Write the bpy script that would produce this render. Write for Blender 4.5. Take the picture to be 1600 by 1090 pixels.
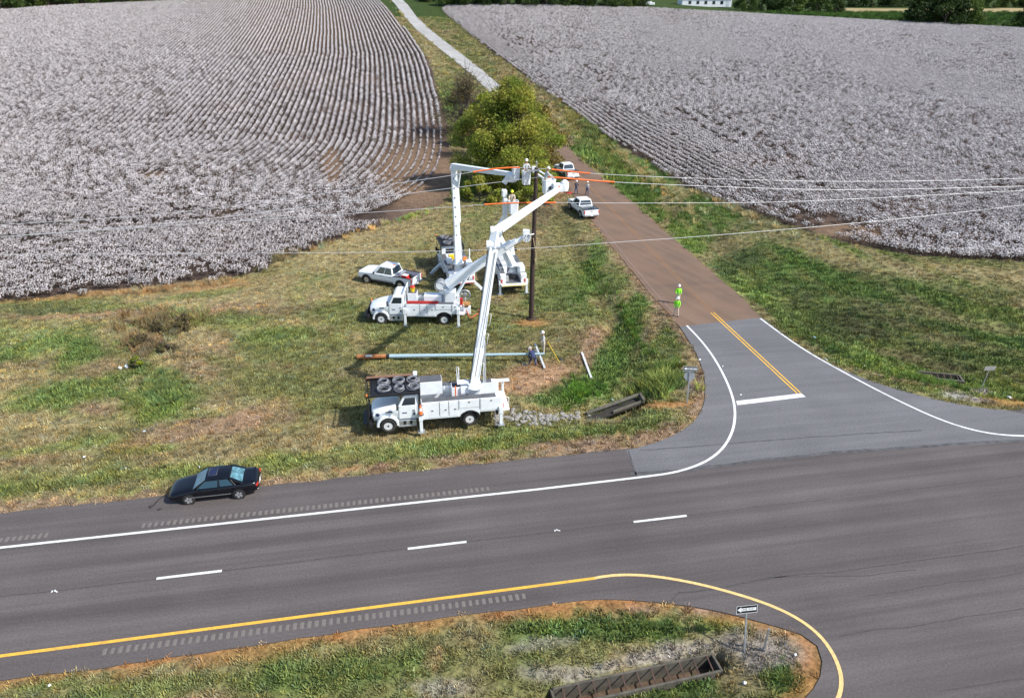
import bpy, bmesh, math, random
import numpy as np
from mathutils import Vector, Matrix

# ------------------------------------------------------------------ scene, camera, sky, sun
S = bpy.context.scene
for _o in list(bpy.data.objects):
    bpy.data.objects.remove(_o)
R = math.radians
F_PX, TH, ROLL, CAM_H = 1130.0, R(27.0), R(0.53), 26.17
_c, _s = math.cos(TH), math.sin(TH)
_fw = np.array([0, _c, -_s]); _up0 = np.array([0, _s, _c]); _rt0 = np.array([1.0, 0, 0])
RT = _rt0 * math.cos(ROLL) + _up0 * math.sin(ROLL)
UP = _up0 * math.cos(ROLL) - _rt0 * math.sin(ROLL)
cam_data = bpy.data.cameras.new('camera')
cam = bpy.data.objects.new('camera', cam_data)
S.collection.objects.link(cam)
cam_data.sensor_fit = 'HORIZONTAL'
cam_data.sensor_width = 36.0
cam_data.lens = F_PX / 1600.0 * 36.0
cam_data.clip_start = 0.5
cam_data.clip_end = 6000
cam.matrix_world = Matrix(((RT[0], UP[0], -_fw[0], 0), (RT[1], UP[1], -_fw[1], 0), (RT[2], UP[2], -_fw[2], CAM_H), (0, 0, 0, 1)))
S.camera = cam

SUN_EL = R(46); SUN_DIR = np.array([0.93, -0.36, 0.0]); SUN_DIR /= np.linalg.norm(SUN_DIR)
W = bpy.data.worlds.new('World'); S.world = W; W.use_nodes = True
wn = W.node_tree; wn.nodes.clear()
sky = wn.nodes.new('ShaderNodeTexSky'); sky.sky_type = 'NISHITA'; sky.sun_disc = False
sky.sun_elevation = SUN_EL
sky.sun_rotation = math.atan2(SUN_DIR[0], SUN_DIR[1])
sky.air_density = 1.0; sky.dust_density = 1.0
bg = wn.nodes.new('ShaderNodeBackground'); bg.inputs[1].default_value = 0.15
wo = wn.nodes.new('ShaderNodeOutputWorld')
wn.links.new(sky.outputs[0], bg.inputs[0]); wn.links.new(bg.outputs[0], wo.inputs[0])
sl = bpy.data.lights.new('sun', 'SUN'); sl.energy = 4.3; sl.angle = R(0.9); sl.color = (1.0, 0.955, 0.885)
sun = bpy.data.objects.new('sun', sl); S.collection.objects.link(sun)
_sd = Vector((SUN_DIR[0] * math.cos(SUN_EL), SUN_DIR[1] * math.cos(SUN_EL), math.sin(SUN_EL)))
sun.rotation_euler = _sd.to_track_quat('Z', 'Y').to_euler()
sun.location = (60, -30, 80)
S.view_settings.view_transform = 'Standard'; S.view_settings.look = 'None'
S.view_settings.exposure = 0.42; S.view_settings.gamma = 1.0
S.view_settings.use_curve_mapping = False
S.render.engine = 'CYCLES'

# ------------------------------------------------------------------ helpers
rng = np.random.default_rng(7)
random.seed(7)
COL = S.collection

def vnoise(x, y, seed=0):
    x = np.asarray(x, float); y = np.asarray(y, float)
    xi = np.floor(x).astype(np.int64); yi = np.floor(y).astype(np.int64)
    fx = x - xi; fy = y - yi
    fx = fx * fx * (3 - 2 * fx); fy = fy * fy * (3 - 2 * fy)
    def h(a, b):
        n = (a * 374761393 + b * 668265263 + seed * 1442695041) & 0x7fffffff
        n = ((n ^ (n >> 13)) * 1274126177) & 0x7fffffff
        n = n ^ (n >> 16)
        return (n & 0xffff) / 65535.0
    a = h(xi, yi); b = h(xi + 1, yi); c = h(xi, yi + 1); d = h(xi + 1, yi + 1)
    return (a * (1 - fx) + b * fx) * (1 - fy) + (c * (1 - fx) + d * fx) * fy

def fbm(x, y, seed=0, oct=4):
    t = 0; a = 0.5; n = 0
    for k in range(oct):
        t = t + a * vnoise(x * 2 ** k, y * 2 ** k, seed + k); n += a; a *= 0.5
    return t / n

def sstep(a, b, v):
    t = np.clip((v - a) / (b - a), 0, 1)
    return t * t * (3 - 2 * t)

def ray(px, py):
    d = _fw * F_PX + RT * (px - 800) - UP * (py - 545)
    return d / np.linalg.norm(d)

def G(px, py, z=0.0):
    """ground point of a photo pixel on the level z"""
    d = ray(px, py); t = (z - CAM_H) / d[2]
    return np.array([d[0] * t, d[1] * t, z])

def AY(px, py, y):
    """point of a photo pixel at depth y"""
    d = ray(px, py); t = y / d[1]
    return np.array([d[0] * t, y, CAM_H + d[2] * t])

def PLN(px, py, p0, n):
    """point of a photo pixel on the vertical plane through p0 with normal n"""
    d = ray(px, py); o = np.array([0, 0, CAM_H]); t = np.dot(np.asarray(p0) - o, n) / np.dot(d, n)
    return o + d * t

def proj(x, y, z):
    X = np.asarray(x, float); Y = np.asarray(y, float); Z = np.asarray(z, float) - CAM_H
    w = X * _fw[0] + Y * _fw[1] + Z * _fw[2]
    u = X * RT[0] + Y * RT[1] + Z * RT[2]
    v = X * UP[0] + Y * UP[1] + Z * UP[2]
    w = np.where(w < 1.0, 1.0, w)
    return 800 + F_PX * u / w, 545 - F_PX * v / w

# distance and side of a polyline
def pl_dist(x, y, P):
    """distance to a polyline, side of it (+1 left) and length along it"""
    x = np.asarray(x, float); y = np.asarray(y, float); sh = x.shape; x = x.ravel(); y = y.ravel()
    P = np.asarray(P, float)[:, :2]; A = P[:-1]; D = P[1:] - A; l2 = (D ** 2).sum(1); ln = np.sqrt(l2); cum = np.r_[0, np.cumsum(ln)[:-1]]
    best = np.empty(len(x)); side = np.empty(len(x)); tt = np.empty(len(x)); ch = max(1, 1500000 // len(A))
    for i in range(0, len(x), ch):
        X = x[i:i + ch, None]; Y = y[i:i + ch, None]
        ex = X - A[:, 0]; ey = Y - A[:, 1]
        t = np.clip((ex * D[:, 0] + ey * D[:, 1]) / l2, 0, 1)
        d2 = (ex - t * D[:, 0]) ** 2 + (ey - t * D[:, 1]) ** 2
        k = d2.argmin(1); r = np.arange(len(k))
        best[i:i + ch] = np.sqrt(d2[r, k]); side[i:i + ch] = np.sign(D[k, 0] * ey[r, k] - D[k, 1] * ex[r, k]); tt[i:i + ch] = cum[k] + t[r, k] * ln[k]
    return best.reshape(sh), side.reshape(sh), tt.reshape(sh)

def in_poly(x, y, P):
    x = np.asarray(x, float); y = np.asarray(y, float)
    r = np.zeros(x.shape, bool)
    n = len(P)
    for i in range(n):
        x0, y0 = P[i][0], P[i][1]; x1, y1 = P[(i + 1) % n][0], P[(i + 1) % n][1]
        if y0 == y1: continue
        c = ((y0 > y) != (y1 > y)) & (x < (x1 - x0) * (y - y0) / (y1 - y0) + x0)
        r ^= c
    return r

def resample(P, step):
    P = np.asarray(P, float); d = np.r_[0, np.cumsum(np.linalg.norm(np.diff(P, axis=0), axis=1))]
    n = max(2, int(d[-1] / step) + 1); s = np.linspace(0, d[-1], n)
    return np.stack([np.interp(s, d, P[:, k]) for k in range(P.shape[1])], 1)

def smooth(P, step=1.0, it=3):
    """Chaikin corner cutting, then even spacing"""
    P = np.asarray(P, float)
    for _ in range(it):
        Q = [P[0]]
        for a, b in zip(P[:-1], P[1:]):
            Q += [a * .75 + b * .25, a * .25 + b * .75]
        Q.append(P[-1]); P = np.array(Q)
    return resample(P, step)

# ------------------------------------------------------------------ mesh builder
def frame(d):
    d = Vector(d).normalized()
    u = Vector((0, 0, 1)) if abs(d.z) < 0.95 else Vector((1, 0, 0))
    a = d.cross(u).normalized(); b = a.cross(d).normalized()
    return a, b, d

class MB:
    def __init__(s):
        s.v = []; s.f = []; s.m = []; s.sm = []
    def add(s, vs, fs, mi=0, sm=False):
        o = len(s.v); s.v += [tuple(p) for p in vs]
        for f in fs:
            s.f.append(tuple(i + o for i in f)); s.m.append(mi); s.sm.append(sm)
        return s
    def box(s, c, d, rot=None, mi=0, top=None):
        """box of size d round c; top=(kx,ky) scales the upper face"""
        kx, ky = top if top else (1, 1)
        x, y, z = d[0] / 2, d[1] / 2, d[2] / 2
        P = [(-x, -y, -z), (x, -y, -z), (x, y, -z), (-x, y, -z), (-x * kx, -y * ky, z), (x * kx, -y * ky, z), (x * kx, y * ky, z), (-x * kx, y * ky, z)]
        M = rot if rot is not None else Matrix.Identity(3)
        c = Vector(c)
        return s.add([M @ Vector(p) + c for p in P], [(3, 2, 1, 0), (4, 5, 6, 7), (0, 1, 5, 4), (1, 2, 6, 5), (2, 3, 7, 6), (3, 0, 4, 7)], mi)
    def bar(s, p, q, w, h=None, w2=None, h2=None, mi=0, up=None):
        """rectangular bar from p to q, w wide and h high, tapering to w2, h2"""
        h = w if h is None else h; w2 = w if w2 is None else w2; h2 = h if h2 is None else h2
        p, q = Vector(p), Vector(q); d = (q - p).normalized()
        u = Vector(up) if up is not None else (Vector((0, 0, 1)) if abs(d.z) < 0.95 else Vector((1, 0, 0)))
        a = d.cross(u).normalized(); b = a.cross(d).normalized()
        vs = []
        for c, ww, hh in ((p, w, h), (q, w2, h2)):
            for sa, sb in ((-1, -1), (1, -1), (1, 1), (-1, 1)):
                vs.append(c + a * (sa * ww / 2) + b * (sb * hh / 2))
        return s.add(vs, [(0, 1, 2, 3), (7, 6, 5, 4), (0, 4, 5, 1), (1, 5, 6, 2), (2, 6, 7, 3), (3, 7, 4, 0)], mi)
    def cyl(s, p, q, r, r2=None, n=12, mi=0, cap=True, sm=True):
        r2 = r if r2 is None else r2
        p, q = Vector(p), Vector(q); a, b, d = frame(q - p)
        vs = []
        for c, rr in ((p, r), (q, r2)):
            for i in range(n):
                t = 2 * math.pi * i / n
                vs.append(c + a * (rr * math.cos(t)) + b * (rr * math.sin(t)))
        s.add(vs, [(i, i + n, (i + 1) % n + n, (i + 1) % n) for i in range(n)], mi, sm)
        if cap:
            s.add(vs[:n], [tuple(range(n))], mi); s.add(vs[n:], [tuple(range(n - 1, -1, -1))], mi)
        return s
    def tube(s, pts, r, n=8, mi=0, closed=False):
        pts = [Vector(p) for p in pts]; k = len(pts); vs = []
        rr = r if hasattr(r, '__len__') else [r] * k
        ref = None
        for i, p in enumerate(pts):
            if closed: d = pts[(i + 1) % k] - pts[i - 1]
            else: d = pts[min(i + 1, k - 1)] - pts[max(i - 1, 0)]
            if d.length < 1e-9: d = Vector((0, 0, 1))
            d.normalize()
            if ref is None:
                a, b, _ = frame(d)
            else:
                a = (ref - d * ref.dot(d))
                a = a.normalized() if a.length > 1e-6 else frame(d)[0]
                b = a.cross(d).normalized()
            ref = a
            for j in range(n):
                t = 2 * math.pi * j / n
                vs.append(p + a * (rr[i] * math.cos(t)) + b * (rr[i] * math.sin(t)))
        fs = []
        for i in range(k if closed else k - 1):
            i2 = (i + 1) % k
            for j in range(n):
                fs.append((i * n + j, i * n + (j + 1) % n, i2 * n + (j + 1) % n, i2 * n + j))
        s.add(vs, fs, mi, True)
        if not closed:
            s.add(vs[:n], [tuple(range(n - 1, -1, -1))], mi); s.add(vs[-n:], [tuple(range(n))], mi)
        return s
    def lathe(s, prof, c=(0, 0, 0), axis=(0, 0, 1), n=20, mi=0, sm=True):
        """prof: list of (r, h) along the axis"""
        c = Vector(c); a, b, d = frame(axis); vs = []
        for r, h in prof:
            for i in range(n):
                t = 2 * math.pi * i / n
                vs.append(c + d * h + a * (r * math.cos(t)) + b * (r * math.sin(t)))
        fs = []
        for k in range(len(prof) - 1):
            for i in range(n):
                fs.append((k * n + i, (k + 1) * n + i, (k + 1) * n + (i + 1) % n, k * n + (i + 1) % n))
        s.add(vs, fs, mi, sm)
        if prof[0][0] > 1e-4: s.add(vs[:n], [tuple(range(n))], mi)
        if prof[-1][0] > 1e-4: s.add(vs[-n:], [tuple(range(n - 1, -1, -1))], mi)
        return s
    def ball(s, c, r, n=10, mi=0):
        rx, ry, rz = r if hasattr(r, '__len__') else (r, r, r)
        vs = []; m = n // 2 + 1
        for k in range(m + 1):
            ph = math.pi * k / m
            for i in range(n):
                t = 2 * math.pi * i / n
                vs.append((c[0] + rx * math.sin(ph) * math.cos(t), c[1] + ry * math.sin(ph) * math.sin(t), c[2] + rz * math.cos(ph)))
        fs = []
        for k in range(m):
            for i in range(n):
                fs.append((k * n + i, (k + 1) * n + i, (k + 1) * n + (i + 1) % n, k * n + (i + 1) % n))
        return s.add(vs, fs, mi, True)
    def prism(s, poly, y0, y1, mi=0, inset=None):
        """poly of (x, z) extruded along y"""
        n = len(poly)
        A = [(p[0], y0, p[1]) for p in poly]; B = [(p[0], y1, p[1]) for p in poly]
        area = sum(poly[i][0] * poly[(i + 1) % n][1] - poly[(i + 1) % n][0] * poly[i][1] for i in range(n))
        flip = (area > 0) != (y1 > y0)
        fs = [tuple(range(n)), tuple(range(2 * n - 1, n - 1, -1))] + [(i, i + n, (i + 1) % n + n, (i + 1) % n) for i in range(n)]
        if flip: fs = [f[::-1] for f in fs]
        fs = [f[::-1] for f in fs] if False else fs
        return s.add(A + B, fs, mi)
    def loft(s, rings, mi=0, sm=True, cap=True, closed=True):
        n = len(rings[0]); vs = [p for r in rings for p in r]; fs = []
        for k in range(len(rings) - 1):
            for i in range(n if closed else n - 1):
                j = (i + 1) % n
                fs.append((k * n + i, k * n + j, (k + 1) * n + j, (k + 1) * n + i))
        s.add(vs, fs, mi, sm)
        if cap:
            s.add(rings[0], [tuple(range(n - 1, -1, -1))], mi); s.add(rings[-1], [tuple(range(n))], mi)
        return s
    def mesh(s, name, mats):
        me = bpy.data.meshes.new(name)
        me.from_pydata(s.v, [], s.f)
        for m in (mats if isinstance(mats, (list, tuple)) else [mats]): me.materials.append(m)
        me.polygons.foreach_set('material_index', s.m)
        me.polygons.foreach_set('use_smooth', s.sm)
        bm = bmesh.new(); bm.from_mesh(me)
        bmesh.ops.recalc_face_normals(bm, faces=bm.faces)
        bm.to_mesh(me); bm.free()
        return me
    def build(s, name, mats, parent=None, bevel=0, loc=None, sub=0):
        o = bpy.data.objects.new(name, s.mesh(name, mats))
        COL.objects.link(o)
        if parent is not None: o.parent = parent
        if loc is not None: o.location = loc
        if bevel:
            b = o.modifiers.new('bevel', 'BEVEL'); b.width = bevel; b.segments = 2; b.limit_method = 'ANGLE'; b.angle_limit = R(40); b.harden_normals = False
        if sub:
            m = o.modifiers.new('subsurf', 'SUBSURF'); m.levels = sub; m.render_levels = sub
        return o

def tag(o, label=None, cat=None, group=None, kind=None):
    if label: o['label'] = label
    if cat: o['category'] = cat
    if group: o['group'] = group
    if kind: o['kind'] = kind
    return o

def empty(name, loc, rz=0.0, label=None, cat=None, group=None):
    o = bpy.data.objects.new(name, None); COL.objects.link(o)
    o.empty_display_size = 0.2
    o.location = Vector([float(c) for c in loc]); o.rotation_euler = (0, 0, rz)
    return tag(o, label, cat, group)

def copy_tree(o, parent=None):
    c = o.copy(); COL.objects.link(c)
    c.parent = parent
    for ch in o.children: copy_tree(ch, c)
    return c

# ------------------------------------------------------------------ materials
def mat(name, col, rough=0.6, metal=0.0, var=0.12, scale=3.0, bump=0.0, bscale=60.0, spec=0.5, dirt=None, dirt_amt=0.0, alpha=None, coat=0.0):
    m = bpy.data.materials.new(name); m.use_nodes = True
    nt = m.node_tree; b = nt.nodes['Principled BSDF']
    b.inputs['Roughness'].default_value = rough; b.inputs['Metallic'].default_value = metal
    b.inputs['Specular IOR Level'].default_value = spec
    if coat: b.inputs['Coat Weight'].default_value = coat
    tc = nt.nodes.new('ShaderNodeTexCoord')
    n = nt.nodes.new('ShaderNodeTexNoise'); n.inputs['Scale'].default_value = scale; n.inputs['Detail'].default_value = 5
    nt.links.new(tc.outputs['Object'], n.inputs['Vector'])
    r = nt.nodes.new('ShaderNodeMapRange'); r.inputs['From Min'].default_value = 0.3; r.inputs['From Max'].default_value = 0.7
    r.inputs['To Min'].default_value = 1 - var; r.inputs['To Max'].default_value = 1 + var * 0.5
    nt.links.new(n.outputs['Fac'], r.inputs['Value'])
    mx = nt.nodes.new('ShaderNodeMix'); mx.data_type = 'RGBA'; mx.blend_type = 'MULTIPLY'; mx.inputs['Factor'].default_value = 1
    mx.inputs['A'].default_value = (*col, 1)
    nt.links.new(r.outputs[0], mx.inputs['B'])
    out = mx.outputs['Result']
    if dirt is not None:
        n2 = nt.nodes.new('ShaderNodeTexNoise'); n2.inputs['Scale'].default_value = 1.7; n2.inputs['Detail'].default_value = 7; n2.inputs['Roughness'].default_value = 0.65
        nt.links.new(tc.outputs['Object'], n2.inputs['Vector'])
        r2 = nt.nodes.new('ShaderNodeMapRange'); r2.inputs['From Min'].default_value = 0.5; r2.inputs['From Max'].default_value = 0.75; r2.inputs['To Max'].default_value = dirt_amt
        nt.links.new(n2.outputs['Fac'], r2.inputs['Value'])
        m2 = nt.nodes.new('ShaderNodeMix'); m2.data_type = 'RGBA'; m2.inputs['B'].default_value = (*dirt, 1)
        nt.links.new(r2.outputs[0], m2.inputs['Factor']); nt.links.new(out, m2.inputs['A']); out = m2.outputs['Result']
    nt.links.new(out, b.inputs['Base Color'])
    if bump:
        n3 = nt.nodes.new('ShaderNodeTexNoise'); n3.inputs['Scale'].default_value = bscale; n3.inputs['Detail'].default_value = 3
        nt.links.new(tc.outputs['Object'], n3.inputs['Vector'])
        bp = nt.nodes.new('ShaderNodeBump'); bp.inputs['Strength'].default_value = bump; bp.inputs['Distance'].default_value = 0.02
        nt.links.new(n3.outputs['Fac'], bp.inputs['Height']); nt.links.new(bp.outputs[0], b.inputs['Normal'])
    return m

def srgb(r, g, b):
    f = lambda c: (c / 255 / 12.92) if c / 255 < 0.04045 else ((c / 255 + 0.055) / 1.055) ** 2.4
    return (f(r), f(g), f(b))

def M_asphalt(name, col, yaw, dark=(0.05, 0.05, 0.05), streak=0.25, warm=None, lanes=None):
    m = bpy.data.materials.new(name); m.use_nodes = True; nt = m.node_tree; b = nt.nodes['Principled BSDF']
    N = lambda t: nt.nodes.new(t); L = nt.links.new
    tc = N('ShaderNodeTexCoord'); mp = N('ShaderNodeMapping'); mp.inputs['Rotation'].default_value = (0, 0, -yaw)
    L(tc.outputs['Object'], mp.inputs['Vector'])
    mp2 = N('ShaderNodeMapping'); mp2.inputs['Scale'].default_value = (0.035, 1.1, 1); L(mp.outputs[0], mp2.inputs['Vector'])
    n1 = N('ShaderNodeTexNoise'); n1.inputs['Scale'].default_value = 1.0; n1.inputs['Detail'].default_value = 6; n1.inputs['Roughness'].default_value = .6; L(mp2.outputs[0], n1.inputs['Vector'])
    n2 = N('ShaderNodeTexNoise'); n2.inputs['Scale'].default_value = 0.22; n2.inputs['Detail'].default_value = 6; L(tc.outputs['Object'], n2.inputs['Vector'])
    n3 = N('ShaderNodeTexNoise'); n3.inputs['Scale'].default_value = 9; n3.inputs['Detail'].default_value = 5; n3.inputs['Roughness'].default_value = .85; L(tc.outputs['Object'], n3.inputs['Vector'])
    def rng_(src, a, b_, lo, hi):
        r = N('ShaderNodeMapRange'); r.inputs['From Min'].default_value = a; r.inputs['From Max'].default_value = b_; r.inputs['To Min'].default_value = lo; r.inputs['To Max'].default_value = hi
        L(src, r.inputs['Value']); return r.outputs[0]
    def mul(a, b_):
        r = N('ShaderNodeMath'); r.operation = 'MULTIPLY'; L(a, r.inputs[0]); L(b_, r.inputs[1]); return r.outputs[0]
    f = mul(mul(rng_(n1.outputs['Fac'], .3, .7, 1 - streak, 1 + streak * .6), rng_(n2.outputs['Fac'], .3, .7, .88, 1.1)), rng_(n3.outputs['Fac'], .3, .7, .68, 1.32))
    if lanes:
        sx = N('ShaderNodeSeparateXYZ'); L(mp.outputs[0], sx.inputs[0])
        def mth(op, a, v=None):
            k = N('ShaderNodeMath'); k.operation = op; L(a, k.inputs[0])
            if v is not None: k.inputs[1].default_value = v
            return k.outputs[0]
        dl = mth('ABSOLUTE', mth('SUBTRACT', mth('ABSOLUTE', mth('SUBTRACT', sx.outputs['Y'], lanes[0])), lanes[1] / 2))
        f = mul(f, rng_(mth('ABSOLUTE', mth('SUBTRACT', dl, .88)), 0, .5, 1.10, 1.0)); f = mul(f, rng_(dl, 0, .5, .88, 1.0))
    mx = N('ShaderNodeMix'); mx.data_type = 'RGBA'; mx.blend_type = 'MULTIPLY'; mx.inputs['Factor'].default_value = 1; mx.inputs['A'].default_value = (*col, 1); L(f, mx.inputs['B'])
    out = mx.outputs['Result']
    if warm:
        n4 = N('ShaderNodeTexNoise'); n4.inputs['Scale'].default_value = 0.35; n4.inputs['Detail'].default_value = 8; L(mp.outputs[0], n4.inputs['Vector'])
        m2 = N('ShaderNodeMix'); m2.data_type = 'RGBA'; m2.inputs['B'].default_value = (*warm, 1)
        L(rng_(n4.outputs['Fac'], .4, .65, 0, .6), m2.inputs['Factor']); L(out, m2.inputs['A']); out = m2.outputs['Result']
    # dark and pale specks
    vo = N('ShaderNodeTexVoronoi'); vo.inputs['Scale'].default_value = 1.1; L(tc.outputs['Object'], vo.inputs['Vector'])
    m3 = N('ShaderNodeMix'); m3.data_type = 'RGBA'; m3.inputs['B'].default_value = (*dark, 1)
    L(rng_(vo.outputs['Distance'], .035, .06, .7, 0), m3.inputs['Factor']); L(out, m3.inputs['A'])
    L(m3.outputs['Result'], b.inputs['Base Color'])
    b.inputs['Roughness'].default_value = .85; b.inputs['Specular IOR Level'].default_value = .3
    bp = N('ShaderNodeBump'); bp.inputs['Strength'].default_value = .35; bp.inputs['Distance'].default_value = .015
    L(n3.outputs['Fac'], bp.inputs['Height']); L(bp.outputs[0], b.inputs['Normal'])
    return m

def M_ground():
    m = bpy.data.materials.new('ground_cover'); m.use_nodes = True; nt = m.node_tree; b = nt.nodes['Principled BSDF']
    N = lambda t: nt.nodes.new(t); L = nt.links.new
    at = N('ShaderNodeAttribute'); at.attribute_name = 'Col'
    geo = N('ShaderNodeNewGeometry')
    def noise(sc, det=5, ro=.6):
        n = N('ShaderNodeTexNoise'); n.inputs['Scale'].default_value = sc; n.inputs['Detail'].default_value = det; n.inputs['Roughness'].default_value = ro
        L(geo.outputs['Position'], n.inputs['Vector']); return n.outputs['Fac']
    def rr(src, a, b_, lo, hi):
        r = N('ShaderNodeMapRange'); r.inputs['From Min'].default_value = a; r.inputs['From Max'].default_value = b_; r.inputs['To Min'].default_value = lo; r.inputs['To Max'].default_value = hi
        L(src, r.inputs['Value']); return r.outputs[0]
    n1 = noise(5.5, 6, .7); n2 = noise(1.1, 6, .65)
    mu = N('ShaderNodeMath'); mu.operation = 'MULTIPLY'; L(rr(n1, .30, .70, .30, 1.35), mu.inputs[0]); L(rr(n2, .3, .7, .7, 1.25), mu.inputs[1])
    mx = N('ShaderNodeMix'); mx.data_type = 'RGBA'; mx.blend_type = 'MULTIPLY'; mx.inputs['Factor'].default_value = 1
    L(at.outputs['Color'], mx.inputs['A']); L(mu.outputs[0], mx.inputs['B'])
    L(mx.outputs['Result'], b.inputs['Base Color'])
    b.inputs['Roughness'].default_value = .95; b.inputs['Specular IOR Level'].default_value = .1
    bp = N('ShaderNodeBump'); bp.inputs['Strength'].default_value = .8; bp.inputs['Distance'].default_value = .08
    L(n1, bp.inputs['Height']); L(bp.outputs[0], b.inputs['Normal'])
    return m

def M_inst(name, base=None, attr='col', rough=.8, var=.35, trans=0.0):
    """leaf colour: per-instance colour attribute times a random per-instance shade"""
    m = bpy.data.materials.new(name); m.use_nodes = True; nt = m.node_tree; b = nt.nodes['Principled BSDF']
    N = lambda t: nt.nodes.new(t); L = nt.links.new
    oi = N('ShaderNodeObjectInfo'); r = N('ShaderNodeMapRange'); r.inputs['To Min'].default_value = 1 - var; r.inputs['To Max'].default_value = 1 + var
    L(oi.outputs['Random'], r.inputs['Value'])
    mx = N('ShaderNodeMix'); mx.data_type = 'RGBA'; mx.blend_type = 'MULTIPLY'; mx.inputs['Factor'].default_value = 1
    if base is None:
        at = N('ShaderNodeAttribute'); at.attribute_name = attr; at.attribute_type = 'INSTANCER'; L(at.outputs['Color'], mx.inputs['A'])
    else:
        mx.inputs['A'].default_value = (*base, 1)
    L(r.outputs[0], mx.inputs['B']); L(mx.outputs['Result'], b.inputs['Base Color'])
    b.inputs['Roughness'].default_value = rough; b.inputs['Specular IOR Level'].default_value = .2
    return m

def M_leaf(name, c1, c2, scale=.35, rough=.7, trans=.25):
    """foliage: two tones by position, some light through the leaves"""
    m = bpy.data.materials.new(name); m.use_nodes = True; nt = m.node_tree; b = nt.nodes['Principled BSDF']
    N = lambda t: nt.nodes.new(t); L = nt.links.new
    geo = N('ShaderNodeNewGeometry')
    n = N('ShaderNodeTexNoise'); n.inputs['Scale'].default_value = scale; n.inputs['Detail'].default_value = 5; L(geo.outputs['Position'], n.inputs['Vector'])
    r = N('ShaderNodeMapRange'); r.inputs['From Min'].default_value = .38; r.inputs['From Max'].default_value = .62; L(n.outputs['Fac'], r.inputs['Value'])
    mx = N('ShaderNodeMix'); mx.data_type = 'RGBA'; mx.inputs['A'].default_value = (*c1, 1); mx.inputs['B'].default_value = (*c2, 1); L(r.outputs[0], mx.inputs['Factor'])
    r2 = N('ShaderNodeMapRange'); r2.inputs['To Min'].default_value = .6; r2.inputs['To Max'].default_value = 1.35; L(geo.outputs['Random Per Island'], r2.inputs['Value'])
    m2 = N('ShaderNodeMix'); m2.data_type = 'RGBA'; m2.blend_type = 'MULTIPLY'; m2.inputs['Factor'].default_value = 1; L(mx.outputs['Result'], m2.inputs['A']); L(r2.outputs[0], m2.inputs['B'])
    L(m2.outputs['Result'], b.inputs['Base Color']); b.inputs['Roughness'].default_value = rough; b.inputs['Specular IOR Level'].default_value = .25
    tr = N('ShaderNodeBsdfTranslucent'); L(m2.outputs['Result'], tr.inputs['Color'])
    ms = N('ShaderNodeMixShader'); ms.inputs[0].default_value = trans; L(b.outputs[0], ms.inputs[1]); L(tr.outputs[0], ms.inputs[2])
    L(ms.outputs[0], nt.nodes['Material Output'].inputs['Surface'])
    return m

def M_glass(name, col=(0.02, 0.03, 0.04), rough=.05):
    m = mat(name, col, rough=rough, var=.05, spec=.9, coat=.3)
    return m

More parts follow.
